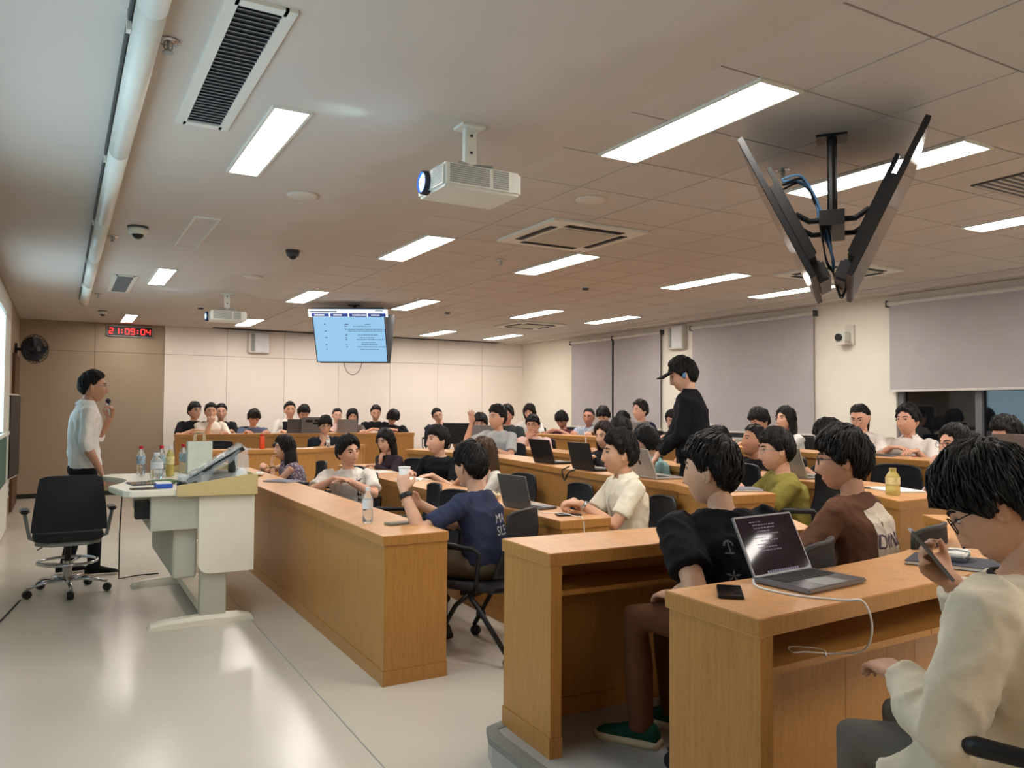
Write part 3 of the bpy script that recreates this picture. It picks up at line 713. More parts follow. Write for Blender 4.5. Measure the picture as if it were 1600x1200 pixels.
# ================================================================ HANGING SCREENS IN PAIRS
def tv_pair(x, y, zb, zt, w_ang, lit, la, lb_, lm_):
    """two displays back to back in a V on a ceiling pole; w_ang: direction of their width"""
    mt = thing('ceiling_mount', lm_, 'mount', (x, y, ZC), w_ang)
    d = ZC-zb
    MB().tube([(0, 0, 0), (0, 0, -.42)], .024, 10).obj('pole', M['black'], mt)
    MB().box(-.07, .07, -.07, .07, -.012, 0).obj('ceiling_plate', M['black'], mt)
    MB().box(-.20, .20, -.055, .055, -.47, -.40).obj('crossbeam', M['black'], mt)
    for s_ in (-1, 1):
        for q in (-.16, .16):
            MB().tube([(q, s_*.05, -.44), (q, s_*.10, -.44), (q, s_*.16, -.40)], .014, 6).obj('bracket_arm', M['black'], mt)
    out = []
    H = zt-zb; W_ = .46
    for s_, lab in ((-1, la), (1, lb_)):
        ang = math.atan2(.31, H); hl = math.hypot(.31, H)
        t = thing('television', lab, 'television', (x, y, ZC), w_ang)
        base = Tr(0, s_*(.06+.155), -(d-H/2)) @ Matrix.Rotation(-s_*ang, 4, 'X')
        MB().obox(base @ Tr(0, s_*.012, 0), W_, .012, hl/2).obj('bezel', M['tvback'], t)
        MB().obox(base @ Tr(0, s_*.0255, 0), W_-.012, .0015, hl/2-.012).obj('screen', M['slide'] if lit == s_ else M['tvscreen'], t)
        MB().obox(base @ Tr(0, -s_*.022, -.06), W_*.62, .022, hl*.28).obj('rear_housing', M['tvback'], t, bevel=.01)
        MB().obox(base @ Tr(0, -s_*.03, -hl/2+.05), W_*.45, .035, .05).obj('speaker_housing', M['dgrey'], t, bevel=.012)
        for q in (-.16, .16): MB().obox(base @ Tr(q, -s_*.05, .02), .018, .010, hl*.33).obj('rear_rail', M['black'], t)
        out.append((t, base @ Tr(0, s_*.0275, 0), hl))
    return mt, out
mt1, pair1 = tv_pair(3.25, 2.57, 1.99, 2.64, math.radians(37.5), 0, 'near hanging television tilted right, pale edge toward the picture edge', 'near hanging television tilted left, seen edge-on with its blue cables', 'black ceiling pole mount between the two edge-on televisions')
cb1 = mt1
random.seed(5)
for k in range(7):
    q = random.uniform(-.12, .02); r = random.uniform(-.02, .02)
    MB().tube(spline([(q-.1, .22, -.24+r), (q-.06, .14+r, -.22), (q-.02, .08, -.30+r), (q, .04+r, -.42), (q+.03, .0, -.60+r), (r, 0, -.66)]), .0055, 6).obj('cable', M['bcable'] if k < 5 else M['cable'], cb1, smooth=True)
for k in range(7):
    a = random.uniform(-.14, .14); b_ = random.uniform(-.12, .12)
    MB().tube(spline([(a, .05, -.45), (a*.6, .03, -.60), (0, 0, -.66), (b_*.5, -.04, -.74+random.uniform(-.05, .05)), (b_, -.09, -.62)]), .004, 5).obj('cable', M['cable'], cb1, smooth=True)
mt2, pair2 = tv_pair(3.30, 9.95, 2.0, 2.66, math.radians(-31), -1, 'lit far television showing a pale blue slide with dark header boxes', 'dark far television seen behind the lit one', 'black ceiling pole mount above the lit far television')
MB().tube([(.12*math.cos(a), -.06, 2.03-ZC+.2*math.sin(a)) for a in [math.pi*(1+j/10) for j in range(11)]], .004, 5).obj('cable_loop', M['cable'], mt2)
# the slide: header boxes and text lines printed on the lit screen
tv, base, hl = pair2[0]
sm = base @ Matrix.Rotation(math.pi/2, 4, 'X')      # x right, y up, z toward the viewer
def flat(mb, x0, x1, y0, y1, z=.0006):
    mb.add([tuple(sm @ Vector(p)) for p in ((x0, y0, z), (x1, y0, z), (x1, y1, z), (x0, y1, z))], [(0, 1, 2, 3)])
mb = MB().use(M['slidewhite']); flat(mb, -.50, .50, hl/2-.115, hl/2-.015, .0003)
mb.use(M['slidebar'])
for k in range(4): flat(mb, -.465+k*.238, -.465+k*.238+.222, hl/2-.112, hl/2-.068)
mb.use(M['slidetext']); flat(mb, -.48, -.14, hl/2-.054, hl/2-.034); flat(mb, -.495, -.485, hl/2-.058, hl/2-.028); flat(mb, .34, .44, hl/2-.038, hl/2-.028)
mb.use(M['slidewhite'])
for k in range(4):
    x = -.465+k*.238+.04; x1 = x+(.12, .09, .17, .10)[k]
    while x < x1: flat(mb, x, x+.013, hl/2-.098, hl/2-.082, .0009); x += .018
mb.use(M['slidetext']); random.seed(11)
for y, c1, c2, x0, x1 in ((.155, .02, .05, .2, .27), (.125, 0, .03, .05, .27), (.085, 0, .02, -.02, .44), (.062, .03, 0, -.02, .44), (.01, 0, .03, .10, .36), (-.025, .03, .02, .12, .30), (-.05, 0, .02, .08, .42), (-.09, 0, 0, .14, .32), (-.118, .02, .01, .14, .34), (-.15, 0, .02, .08, .44), (-.185, .015, 0, .12, .36)):
    if c1: flat(mb, -.32, -.32+c1, y-.006, y+.006)
    if c2: flat(mb, -.06, -.06+c2, y-.006, y+.006)
    x = x0
    while x < x1:
        w_ = random.uniform(.006, .022); flat(mb, x, min(x+w_, x1), y-.005, y+.005); x += w_+random.uniform(.004, .009)
mb.obj('slide_print', None, tv)
# ================================================================ PEOPLE
def shade(c, k): return tuple(max(0, min(255, v*k)) for v in c)
def skin(c):
    c = tuple(v*.82+w_*.18 for v, w_ in zip(c, (240, 206, 186)))
    n = 'skin_%d_%d_%d' % tuple(int(v) for v in c)
    if n in MATS: return MATS[n]
    m = mat(n, c, .5, var=.05, scale=25, spec=.35)
    b = m.node_tree.nodes['Principled BSDF']
    b.inputs['Subsurface Weight'].default_value = .08; b.inputs['Subsurface Radius'].default_value = (.02, .008, .005)
    return m
def cloth(c, pat=None):
    n = 'cloth_%d_%d_%d' % tuple(int(v) for v in c)+(pat or '')
    if n in MATS: return MATS[n]
    m = mat(n, c, .88, var=.07, scale=14, bump=.35, bscale=26, spec=.2)
    if pat:
        nt = m.node_tree; N = nt.nodes; b = N['Principled BSDF']; tc = [x for x in N if x.type == 'TEX_COORD'][0]
        if pat == 'check':
            t = N.new('ShaderNodeTexChecker'); t.inputs['Scale'].default_value = 55
            t.inputs['Color1'].default_value = (*lin(c), 1); t.inputs['Color2'].default_value = (*lin(shade(c, .82)), 1)
        else:
            t = N.new('ShaderNodeTexVoronoi'); t.inputs['Scale'].default_value = 42
            r = N.new('ShaderNodeValToRGB'); r.color_ramp.elements[0].position = .25; r.color_ramp.elements[1].position = .45
            r.color_ramp.elements[0].color = (*lin((206, 196, 200)), 1); r.color_ramp.elements[1].color = (*lin(c), 1)
            nt.links.new(tc.outputs['Object'], t.inputs['Vector']); nt.links.new(t.outputs['Distance'], r.inputs['Fac'])
            nt.links.new(r.outputs[0], b.inputs['Base Color']); return m
        nt.links.new(tc.outputs['Object'], t.inputs['Vector']); nt.links.new(t.outputs[0], b.inputs['Base Color'])
    return m
def hairmat(c):
    n = 'hair_%d_%d_%d' % tuple(int(v) for v in c)
    return mat(n, shade(c, .82), .5, var=.35, scale=90, stretch=(1, 1, .25), bump=.5, bscale=130, spec=.3)
EYEW = mat('eye_white', (205, 198, 192), .3); EYED = mat('iris_dark', (26, 18, 14), .15); 
LIP = mat('lips', (168, 104, 92), .45)

def remesh(mb, voxel, smooth=3, fac=.5):
    me = mb.mesh('tmp', fix=True)
    o = bpy.data.objects.new('tmp', me); COL.objects.link(o)
    r = o.modifiers.new('r', 'REMESH'); r.mode = 'VOXEL'; r.voxel_size = voxel; r.use_smooth_shade = True
    if smooth:
        s = o.modifiers.new('s', 'SMOOTH'); s.factor = fac; s.iterations = smooth
    dg = bpy.context.evaluated_depsgraph_get()
    out = bpy.data.meshes.new_from_object(o.evaluated_get(dg))
    bpy.data.objects.remove(o); bpy.data.meshes.remove(me)
    out.materials.clear()
    out.polygons.foreach_set('use_smooth', [True]*len(out.polygons))
    return out

def head_points(nu, nv):
    """sculpted head surface, local frame: +y face, z up, origin between the ears"""
    out = []
    for j in range(nv+1):
        th = math.pi*min(max(j/nv, .012), .988)
        for i in range(nu):
            q = 2*math.pi*i/nu; ph = q-.42*math.sin(q)            # denser around the face (q=0 -> +y)
            d = Vector((math.sin(ph)*math.sin(th), math.cos(ph)*math.sin(th), math.cos(th)))
            out.append(head_surf(d, True))
    return out
def head_surf(d, face=False):
    x, y, z = d
    X, Y, Z = x*.0755, y*.094, z*.116
    if z < 0:
        k = -z
        X *= 1-.30*k**1.6
        if y > 0: Y *= 1-.06*k; Y += .010*k*k*max(0, y)**.3
        else: Y *= 1-.38*k
        Y += .012*k*k
    if y < 0 and z > -.3: Y *= 1.04
    if face and y > 0:
        ax = abs(X)
        g = lambda a, b_, s1, s2: math.exp(-(a/s1)**2-(b_/s2)**2)
        # nose
        if -.052 < Z < .03:
            tt = min(max((.03-Z)/.070, 0), 1); wdt = .0075+.008*tt
            Y += (.004+.020*tt**1.3)*math.exp(-(X/wdt)**2)*(1 if Z > -.042 else max(0, (Z+.052)/.010))
        Y -= .010*g(ax-.031, Z-.012, .015, .012)        # eye sockets
        Y += .004*g(ax-.030, Z-.034, .022, .009)        # brows
        Y += .0065*g(X, Z+.068, .021, .0055)+.0065*g(X, Z+.079, .019, .006)   # lips
        Y -= .004*g(X, Z+.0735, .024, .0025)
        Y += .007*g(X, Z+.104, .024, .014)              # chin
        Y += .004*g(ax-.045, Z+.02, .018, .018)         # cheeks
    return Vector((X, Y, Z))

def face_y(x, z):
    k = max(0, -z/.116); dx = x/(.0755*(1-.30*k**1.6)); dz = z/.116
    return head_surf(Vector((dx, math.sqrt(max(0, 1-dx*dx-dz*dz)), dz)), True).y
def add_head(mb, Mh, lod, skinm):
    nu, nv = ((56, 44), (34, 26), (24, 18))[lod]
    v = [Mh @ p for p in head_points(nu, nv)]
    f = [(j*nu+i, (j+1)*nu+i, (j+1)*nu+(i+1) % nu, j*nu+(i+1) % nu) for j in range(nv) for i in range(nu)]
    f += [tuple(range(nu)), tuple(range(nv*nu, nv*nu+nu))[::-1]]
    mb.add(v, f)
    for s in (-1, 1):
        R = (Mh.to_3x3() @ Matrix.Rotation(s*.35, 3, 'Z')).to_4x4()
        mb.sphere(Mh @ Vector((s*.075, -.012, -.004)), (.0085, .018, .032), 8, 8, R)
        mb.sphere(Mh @ Vector((s*.077, -.006, -.012)), (.008, .010, .018), 6, 6, R)
def ik(S, T, l1, l2, pole):
    d = T-S; L = min(max(d.length, abs(l1-l2)+.02), l1+l2-.004); u = d.normalized()
    a = (l1*l1-l2*l2+L*L)/(2*L); h = math.sqrt(max(l1*l1-a*a, 0))
    p = pole-u*pole.dot(u); p = p.normalized() if p.length > 1e-5 else u.orthogonal().normalized()
    E_ = S+u*a+p*h
    return E_, S+u*L
def add_hand(mb, wrist, dirv, palm, side, curl, sc=1.0, lod=0, spread=1.0):
    """dirv: fingers direction, palm: palm normal, side +1 right hand; five fingers, thumb leaves the side of the palm"""
    d = dirv.normalized(); n = (palm-d*palm.dot(d)); n = n.normalized() if n.length > 1e-4 else d.orthogonal().normalized()
    b = d.cross(n)*side                      # toward the thumb side
    ns = 6 if lod else 8
    rings = []
    for t, w_, th in ((-.01, .024, .020), (.015, .030, .019), (.045, .040, .0165), (.075, .041, .014), (.086, .036, .011)):
        rings.append([tuple(wrist+d*(t*sc)+b*(math.cos(q)*w_*sc)+n*(math.sin(q)*th*sc)) for q in [2*math.pi*k/10 for k in range(10)]])
    mb.loft(rings)
    for k, (off_, ln, st) in enumerate(((.030, .072, .080), (.010, .082, .084), (-.010, .076, .083), (-.029, .060, .077))):
        c = curl if not hasattr(curl, '__len__') else curl[k]
        p = wrist+d*(st*sc)+b*(off_*sc); pts = [p-d*.012*sc, p]; a = 0
        dd = (d+b*(.10*spread*(1.5-k)*.5)).normalized()
        for f_ in (.42, .33, .25):
            a += c*(.75 if f_ > .4 else 1.0)
            p = p+(dd*math.cos(a)+n*math.sin(a))*(ln*f_*sc); pts.append(p)
        mb.tube(pts, [.0095*sc, .0095*sc, .009*sc, .0083*sc, .0066*sc], ns)
    p = wrist+d*(.022*sc)+b*(.024*sc)
    t1 = (b*.75+d*.65+n*.25).normalized(); t2 = (b*(.35)+d*.9+n*.45).normalized(); t3 = (b*.05+d*.9+n*.6).normalized()
    mb.tube([p-t1*.01*sc, p, p+t1*.034*sc, p+t1*.034*sc+t2*.028*sc, p+t1*.034*sc+t2*.028*sc+t3*.022*sc], [.014*sc, .014*sc, .0115*sc, .0105*sc, .0075*sc], ns)

HAIR = {
 # hairline elevation (deg) at azimuth 0,40,62,80,100,125,180 ; thickness, top volume, noise
 'short':  ((40, 36, 28, 4, -2, -36, -56), .012, .012, .004),
 'crop':   ((44, 41, 32, 8, 4, -26, -48), .006, .006, .002),
 'fringe': ((26, 25, 20, -4, -6, -38, -60), .014, .018, .006),
 'fluffy': ((32, 29, 22, -2, -4, -36, -58), .016, .030, .010),
 'mop':    ((21, 19, 8, -12, -12, -44, -62), .018, .022, .008),
 'bob':    ((30, 20, -6, -42, -52, -58, -62), .022, .014, .006),
 'long':   ((38, 24, -6, -34, -50, -60, -64), .018, .014, .005),
 'pulled': ((42, 37, 28, 8, 2, -26, -46), .009, .008, .002),
 'part':   ((42, 30, 10, -10, -10, -42, -60), .016, .020, .006),
}
def add_hair(mb, Mh, style, lod, seed, length=0):
    line, th, vol, ns = HAIR[style]; az = [0, 40, 62, 80, 100, 125, 180]
    nu, nv = ((64, 44), (40, 28), (26, 18))[lod]; rnd = random.Random(seed)
    def surf(d, extra=0, jag=True):
        ph = abs(math.degrees(math.atan2(d.x, d.y))); el = math.degrees(math.asin(max(-1, min(1, d.z))))
        hl = float(np.interp(ph, az, line))
        if jag: hl += 9*noise.noise(Vector((d.x*6+seed, d.y*6, 3)))+(5*noise.noise(Vector((d.x*26+seed, 0, 7))) if ph < 65 else 0)
        k = (el-hl)/(7 if ph < 66 else (14 if ph < 100 else 30)); k = min(max(k, 0), 1); k = k*k*(3-2*k)
        p = head_surf(d); n = Vector((d.x/.0755, d.y/.094, d.z/.116)).normalized()
        t = -.014+k*(th+.014)+k*vol*max(0, d.z)**1.5+k*ns*(noise.noise(Vector((d.x*5+seed, d.y*5, d.z*5)))+.6*noise.noise(Vector((d.x*14, d.y*14+seed, d.z*6))))
        return p+n*(t+extra), k
    v = []
    for j in range(nv+1):
        e = math.pi*min(max(j/nv, .01), .99)
        for i in range(nu):
            q = 2*math.pi*i/nu; d = Vector((math.sin(q)*math.sin(e), math.cos(q)*math.sin(e), math.cos(e)))
            v.append(Mh @ surf(d)[0])
    f = [(j*nu+i, (j+1)*nu+i, (j+1)*nu+(i+1) % nu, j*nu+(i+1) % nu) for j in range(nv) for i in range(nu)]+[tuple(range(nu)), tuple(range(nv*nu, nv*nu+nu))[::-1]]
    mb.add(v, f)
    # loose locks that follow the scalp away from the crown
    for _ in range((620, 90, 0)[lod]):
        e = rnd.uniform(-.35, 1.45); a = rnd.uniform(-math.pi, math.pi)
        d = Vector((math.sin(a)*math.cos(e), math.cos(a)*math.cos(e), math.sin(e)))
        p, k = surf(d, 0, False)
        if k < .9: continue
        pts = []; crown = Vector((.15, -.45, .88)); fl = (d-crown*d.dot(crown)); fl = fl.normalized() if fl.length > .05 else Vector((1, 0, 0))
        fl = (fl+Vector((rnd.uniform(-.5, .5), rnd.uniform(-.2, .2), -.25))).normalized()
        lo = rnd.uniform(-.0015, .0025)
        for s in range(5):
            p, k = surf(d.normalized(), .0+lo+.003*math.sin(s/4*math.pi)+(.002 if s == 4 else 0), False)
            pts.append(Mh @ p); d = (d+fl*.13).normalized(); fl = (fl+Vector((0, 0, -.15))); fl = (fl-d*fl.dot(d)).normalized()
            if k < .5: break
        lw = rnd.uniform(.7, 1.3)*(1 if lod == 0 else 1.5)
        if len(pts) >= 3: mb.tube(pts, [r_*lw for r_ in (.0036, .004, .0036, .0026, .001)][:len(pts)-1]+[.0008], 4, flat=.7)
    if length:
        # hanging sheet of hair behind and beside the neck
        nn = 22; lv = 9; rings = []
        for j in range(lv+1):
            t = j/lv; z = .03-(length+.03)*t; r = .098-.006*t+.012*math.sin(t*math.pi)
            o_ = []; a0 = 1.25-.25*t
            for k in range(nn+1):
                a = a0+(2*math.pi-2*a0)*k/nn
                w_ = 1+.07*noise.noise(Vector((a*5+seed, z*6, 0)))
                o_.append(Vector((math.sin(a)*r*.92*w_, math.cos(a)*r*1.02*w_-.012-.02*t, z+.012*noise.noise(Vector((a*7, seed, 0)))*(t > .9))))
            i_ = [Vector((p.x*.72, p.y*.72-.01, p.z)) for p in o_]
            rings.append([tuple(Mh @ p) for p in o_+i_[::-1]])
        mb.loft(rings)

PEOPLE = {}
def person(key, label, X, Y, ztop, p, face, head=(0, 0, 0), hair='short', hcol=(24, 20, 19), shirt=(200, 200, 200), sleeve='short', pants=(44, 44, 52), sk=(198, 150, 122),
           L='desk', R='desk', lod=1, tz=None, off_=None, stand=False, glasses=None, hlen=0, pat=None, collar=None, female=False, shoes=(40, 38, 38), legs=True, size=1.0, chair_label=None, seat=.42, pony=False, twist=0, bulk=1.0, sole=None, chair_at=None):
    """X,Y: ground point under the head; face: heading of the body in degrees (0 = +X, 90 = +Y); head: (turn left deg, nod down deg, tilt deg)"""
    fa = math.radians(face); fwd = Vector((math.cos(fa), math.sin(fa), 0))
    s = size*(.94 if female else 1.0)
    hz = ztop-p-.136*s-(.012 if hair != 'crop' else .0)
    if stand: pel = Vector((0, 0, .90*s)); 
    else: pel = Vector((0, 0, seat+.085))
    dz = hz-.18*s-pel.z
    if off_ is None: off_ = 0.0 if stand else min(max(math.sqrt(max((.42*s)**2-dz*dz, 0)), .04), .24)
    base = Vector((X, Y, p))-fwd*off_
    rz = fa-math.pi/2
    H = Vector((0, off_, hz))
    tw = Matrix.Rotation(math.radians(twist), 3, 'Z')
    Sc = H+Vector((0, -.035-.10*max(off_, 0)*.5, -.180*s))
    Mh = Tr(*H) @ Matrix.Rotation(math.radians(head[0]), 4, 'Z') @ Matrix.Rotation(math.radians(-head[1]), 4, 'X') @ Matrix.Rotation(math.radians(head[2]), 4, 'Y') @ Matrix.Scale(s*1.07, 4)
    tz = (p+.755 if tz is None else tz)-p
    sw = (.165 if female else .182)*s*(.5+.5*bulk)
    rnd = random.Random(sum(ord(c) for c in key))
    skm = skin(sk); sm = cloth(shirt, pat); pm = cloth(pants)
    # ---- body: neck, trunk, arms and hands, head
    mb = MB(); vox = (.0065, .011, .016)[lod]
    arms = []
    for side, spec in ((-1, L), (1, R)):
        S = Sc+tw @ Vector((side*sw, 0, -.022)); pole = Vector((side*.55, -.35, -1)); hd = None; palm = Vector((0, 0, -1)); curl = .35
        if spec == 'desk': T = Vector((side*.15+rnd.uniform(-.03, .03), Sc.y+.30+rnd.uniform(-.02, .04), tz+.035)); hd = Vector((-side*.35, .9, -.05))
        elif spec == 'fold': T = Vector((side*.06, Sc.y+.25, tz+.04+(.015 if side > 0 else 0))); hd = Vector((-side, .15, 0)); pole = Vector((side, -.3, -.5))
        elif spec == 'type': T = Vector((side*.10, Sc.y+.28, tz+.05)); hd = Vector((-side*.2, 1, -.15)); curl = .5
        elif spec == 'lap': T = Vector((side*.09, pel.y+.27, pel.z+.10)); hd = Vector((-side*.5, .8, -.1))
        elif spec == 'chin': T = H+Mh.to_3x3() @ Vector((side*.03, .085, -.205)); hd = Vector((-side*.2, .05, 1)); palm = Vector((-side*.3, -1, .2)); curl = .75
        elif spec == 'mouth': T = H+Mh.to_3x3() @ Vector((side*.02, .135, -.155)); hd = Vector((-side*.5, -.05, 1)); palm = Vector((0, -1, 0)); curl = .8
        elif spec == 'cheek': T = H+Mh.to_3x3() @ Vector((side*.085, .06, -.17)); hd = Vector((side*.05, -.1, 1)); palm = Vector((-side, -.2, 0)); curl = .3
        elif spec == 'raise': T = H+Vector((side*.25, .16, -.06)); hd = Vector((-side*.05, .12, 1)); palm = Vector((0, 1, .1)); curl = .08; pole = Vector((side*.4, .3, -1))
        elif spec == 'side': T = Sc+Vector((side*.07, .06, -.50*s)); hd = Vector((0, .1, -1)); palm = Vector((-side, 0, 0)); pole = Vector((side*.2, -1, 0))
        else:
            T = Vector(spec[0]); hd = Vector(spec[1]); palm = Vector(spec[2]); curl = spec[3]
            if len(spec) > 4: pole = Vector(spec[4])
        l1, l2 = .275*s, .25*s
        E_, W_ = ik(S, T, l1, l2, pole)
        arms.append((side, S, E_, W_, hd, palm, curl))
    am = MB()
    for side, S, E_, W_, hd, palm, curl in arms:
        fat = s*(.86 if female else 1)*(.6+.4*bulk)
        am.tube([S, S.lerp(E_, .5), E_.lerp(S, .1), E_, E_.lerp(W_, .12), E_.lerp(W_, .35), E_.lerp(W_, .8), W_, W_+(W_-E_).normalized()*.012], [.047*fat, .042*fat, .037*fat, .037*fat, .038*fat, .040*fat, .029*fat, .0255*fat, .024*fat], 12)
        add_hand(am if lod == 0 else mb, W_, hd if hd is not None else W_-E_, palm, side, curl, s*(.9 if female else 1), lod, 3.2 if curl < .1 else 1.0)
    nb = H+Mh.to_3x3() @ Vector((0, -.022, -.075)); nk = (.043 if female else .0485)*s
    am.tube([Sc+Vector((0, -.005, -.03)), Sc.lerp(nb, .45)+Vector((0, -.004, 0)), nb, H+Mh.to_3x3() @ Vector((0, -.01, -.03))], [nk*1.35, nk*1.02, nk, nk*.95], 14)
    waist = pel.lerp(Sc, .5)+Vector((0, -.02, 0))
    spine = [pel, pel.lerp(waist, .5), waist, waist.lerp(Sc, .5)+Vector((0, .0, 0)), Sc+Vector((0, -.005, -.06)), Sc+Vector((0, -.004, .005)), Sc+Vector((0, 0, .04))]
    wd = ((.155, .145, .128, .140, .150, .120, .06) if female else (.150, .148, .145, .165, .178, .135, .062)); dp = (.115, .110, .102, .112, .100, .075, .055)
    def trunk(m_, k, grow):
        rings = []
        for i, c in enumerate(spine):
            tg = (spine[min(i+1, 6)]-spine[max(i-1, 0)]).normalized(); xx = tw @ Vector((1, 0, 0)) if i > 2 else Vector((1, 0, 0)); yy = tg.cross(xx).normalized()
            a, b_ = (wd[i]*k*s+grow)*bulk, (dp[i]*k*s+grow)*bulk
            rings.append([tuple(c+xx*(math.cos(q)*a)+yy*(math.copysign(abs(math.sin(q))**.85, math.sin(q))*b_)) for q in [2*math.pi*j/20 for j in range(20)]])
        m_.loft(rings)
    trunk(am, .86, 0)
    if lod == 2: body_me = None; mb.v, mb.f, mb.m = am.v, am.f, am.m
    else:
        rm = remesh(am, vox, 2)
        nvt = len(rm.vertices); co = np.empty(nvt*3); rm.vertices.foreach_get('co', co); co = co.reshape(-1, 3)
        mb.add([tuple(c) for c in co], [tuple(q.vertices) for q in rm.polygons]); bpy.data.meshes.remove(rm)
    add_head(mb, Mh, lod, skm)
    mb.mats = [skm]
    body = mb.obj('person', None, None, smooth=True); mb.mats = [skm]
    body.location = base; body.rotation_euler[2] = rz
    tag(body, label, 'person')
    PEOPLE[key] = dict(o=body, base=base, rz=rz, H=H, Mh=Mh, arms=arms, Sc=Sc, pel=pel, p=p)
    # ---- face details
    em = MB()
    em.use(EYEW)
    for q in (-1, 1):
        em.sphere(Mh @ Vector((q*.031, face_y(.031, .011)-.0035, .011)), (.0150*s, .0090*s, .0058*s), 10, 6, Mh.to_3x3().to_4x4())
    em.use(EYED)
    for q in (-1, 1): em.sphere(Mh @ Vector((q*.0075, face_y(.0075, -.040)-.001, -.0405)), (.0035*s, .004*s, .002*s), 6, 4, Mh.to_3x3().to_4x4())
    for q in (-1, 1): em.sphere(Mh @ Vector((q*.031, face_y(.031, .011)+.0030, .011)), (.0064*s, .0038*s, .0058*s), 8, 6, Mh.to_3x3().to_4x4())
    em.use(hairmat(hcol))
    for q in (-1, 1):
        em.tube([Mh @ Vector((q*bx_, face_y(bx_, bz_)+.0005, bz_)) for bx_, bz_ in ((.013, .031), (.022, .0345), (.032, .0365), (.042, .0355), (.050, .031))], [.0034, .0042, .0042, .0032, .0015], 6)
        em.tube([Mh @ Vector((q*bx_, face_y(bx_, bz_)+dy_, bz_)) for bx_, bz_, dy_ in ((.0165, .012, .001), (.024, .0165, .0035), (.031, .0178, .005), (.038, .0165, .0035), (.046, .0125, .001))], [.001, .0017, .002, .0019, .001], 5)
    em.use(LIP)
    em.tube([Mh @ Vector((x, face_y(x, -.0735+z_)-.0005, -.0735+z_)) for x, z_ in ((-.024, .001), (-.012, .0015), (0, .0005), (.012, .0015), (.024, .001))], [.0012, .0044, .0052, .0044, .0012], 6)
    em.obj('face_features', None, body, smooth=True)
    # ---- hair
    if hair:
        hm_ = MB(); add_hair(hm_, Mh, hair, lod, rnd.randint(0, 99), hlen)
        if pony:
            pts = [Mh @ Vector(q) for q in ((0, -.10, .035), (0, -.135, .02), (0, -.14, -.05), (0, -.125, -.13), (0, -.115, -.19))]
            hm_.tube(pts, [.018, .026, .028, .022, .008], 10)
        hm_.obj('hair', hairmat(hcol), body, smooth=True)
    # ---- shirt
    st = MB(); trunk(st, 1.0, .014 if sleeve != 'coat' else .03)
    for side, S, E_, W_, hd, palm, curl in arms:
        fat = s*(.9 if female else 1)*(.25+.75*bulk)
        if sleeve == 'short':
            e = S.lerp(E_, .74); st.tube([S+Vector((-side*.05, 0, .012)), S, S.lerp(e, .5), e], [.055*fat, .064*fat, .061*fat, .064*fat], 14)
        elif sleeve == 'roll':
            e = E_.lerp(W_, .28); st.tube([S+Vector((-side*.05, 0, .012)), S, S.lerp(E_, .6), E_, E_.lerp(W_, .14), e], [.055*fat, .062*fat, .056*fat, .052*fat, .054*fat, .052*fat], 14)
        elif sleeve == 'none': st.tube([S+Vector((-side*.05, 0, .012)), S+Vector((-side*.012, 0, 0))], [.05*fat, .05*fat], 12)
        else:
            g_ = .010 if sleeve == 'coat' else 0
            e = W_; st.tube([S+Vector((-side*.05, 0, .012)), S, S.lerp(E_, .5), E_, E_.lerp(W_, .4), e.lerp(E_, .06)], [.058*fat+g_, .064*fat+g_, .057*fat+g_, .053*fat+g_, .050*fat+g_, .038*fat+g_], 14)
    if sleeve == 'coat':      # skirts of an open jacket spread over the thighs and seat
        for side in (-1, 1):
            a_ = pel+Vector((side*.13, -.06, .02)); b_ = pel+Vector((side*.20, .16, -.01)); c_ = pel+Vector((side*.215, .27, -.07))
            st.tube([a_, b_, c_], [.13, .095, .07], 14, flat=1.0)
            st.tube([a_+Vector((0, -.03, 0)), pel+Vector((side*.20, -.02, -.10)), pel+Vector((side*.225, .06, -.22))], [.10, .075, .03], 12)
        st.tube([Sc+Vector((math.cos(q)*.085*s, -.045+math.sin(q)*.07*s, .035+.02*math.sin(q))) for q in [math.pi*(1+k/10) for k in range(11)]], [.02, .03, .038, .042, .045, .046, .045, .042, .038, .03, .02], 10)
    rm = remesh(st, (.011, .015, .022)[lod], 3)
    nvt = len(rm.vertices); co = np.empty(nvt*3); rm.vertices.foreach_get('co', co); co = co.reshape(-1, 3)
    no = np.empty(nvt*3); rm.vertices.foreach_get('normal', no); no = no.reshape(-1, 3)
    if lod < 2:
        amp = (.012, .007)[lod]
        for i in range(nvt):
            c = co[i]; q = Vector((c[0]*9+seed_of(key), c[1]*9, c[2]*6))
            nn_ = noise.noise(q); r_ = 1-abs(noise.noise(Vector((c[0]*13, c[1]*13+seed_of(key), c[2]*9+c[0]*8))))*2
            co[i] = c+no[i]*(amp*(nn_*.8+max(0, r_)**2*.7-.3))
        rm.vertices.foreach_set('co', co.ravel())
    rm.materials.append(sm); rm.update()
    sh = link('shirt' if sleeve != 'coat' else 'jacket', rm, body)
    PEOPLE[key]['shirt'] = sh
    # collar / neckband
    cm = MB(); cc = Sc.lerp(nb, .46 if collar else .26)+Vector((0, -.004, 0)); ax = (nb-Sc).normalized(); xa = Vector((1, 0, 0)); ya = ax.cross(xa).normalized(); nr = nk*1.12+.006
    if collar:
        for q0, q1 in ((.10, .5), (.5, .90)):
            rings = []
            for k in range(11):
                a = (q0+(q1-q0)*k/10)*2*math.pi+math.pi/2; o_ = xa*math.cos(a)+ya*math.sin(a); dn = .018+.022*abs(k-(10 if q0 < .3 else 0))/10
                rings.append([tuple(cc+o_*(nr)+ax*.022), tuple(cc+o_*(nr+.034)-ax*dn), tuple(cc+o_*(nr+.031)-ax*(dn+.004)), tuple(cc+o_*(nr-.004)+ax*.018)])
            cm.loft(rings)
        cm.obj('collar', sm if collar is True else cloth(collar), body, smooth=False)
    elif lod < 2:
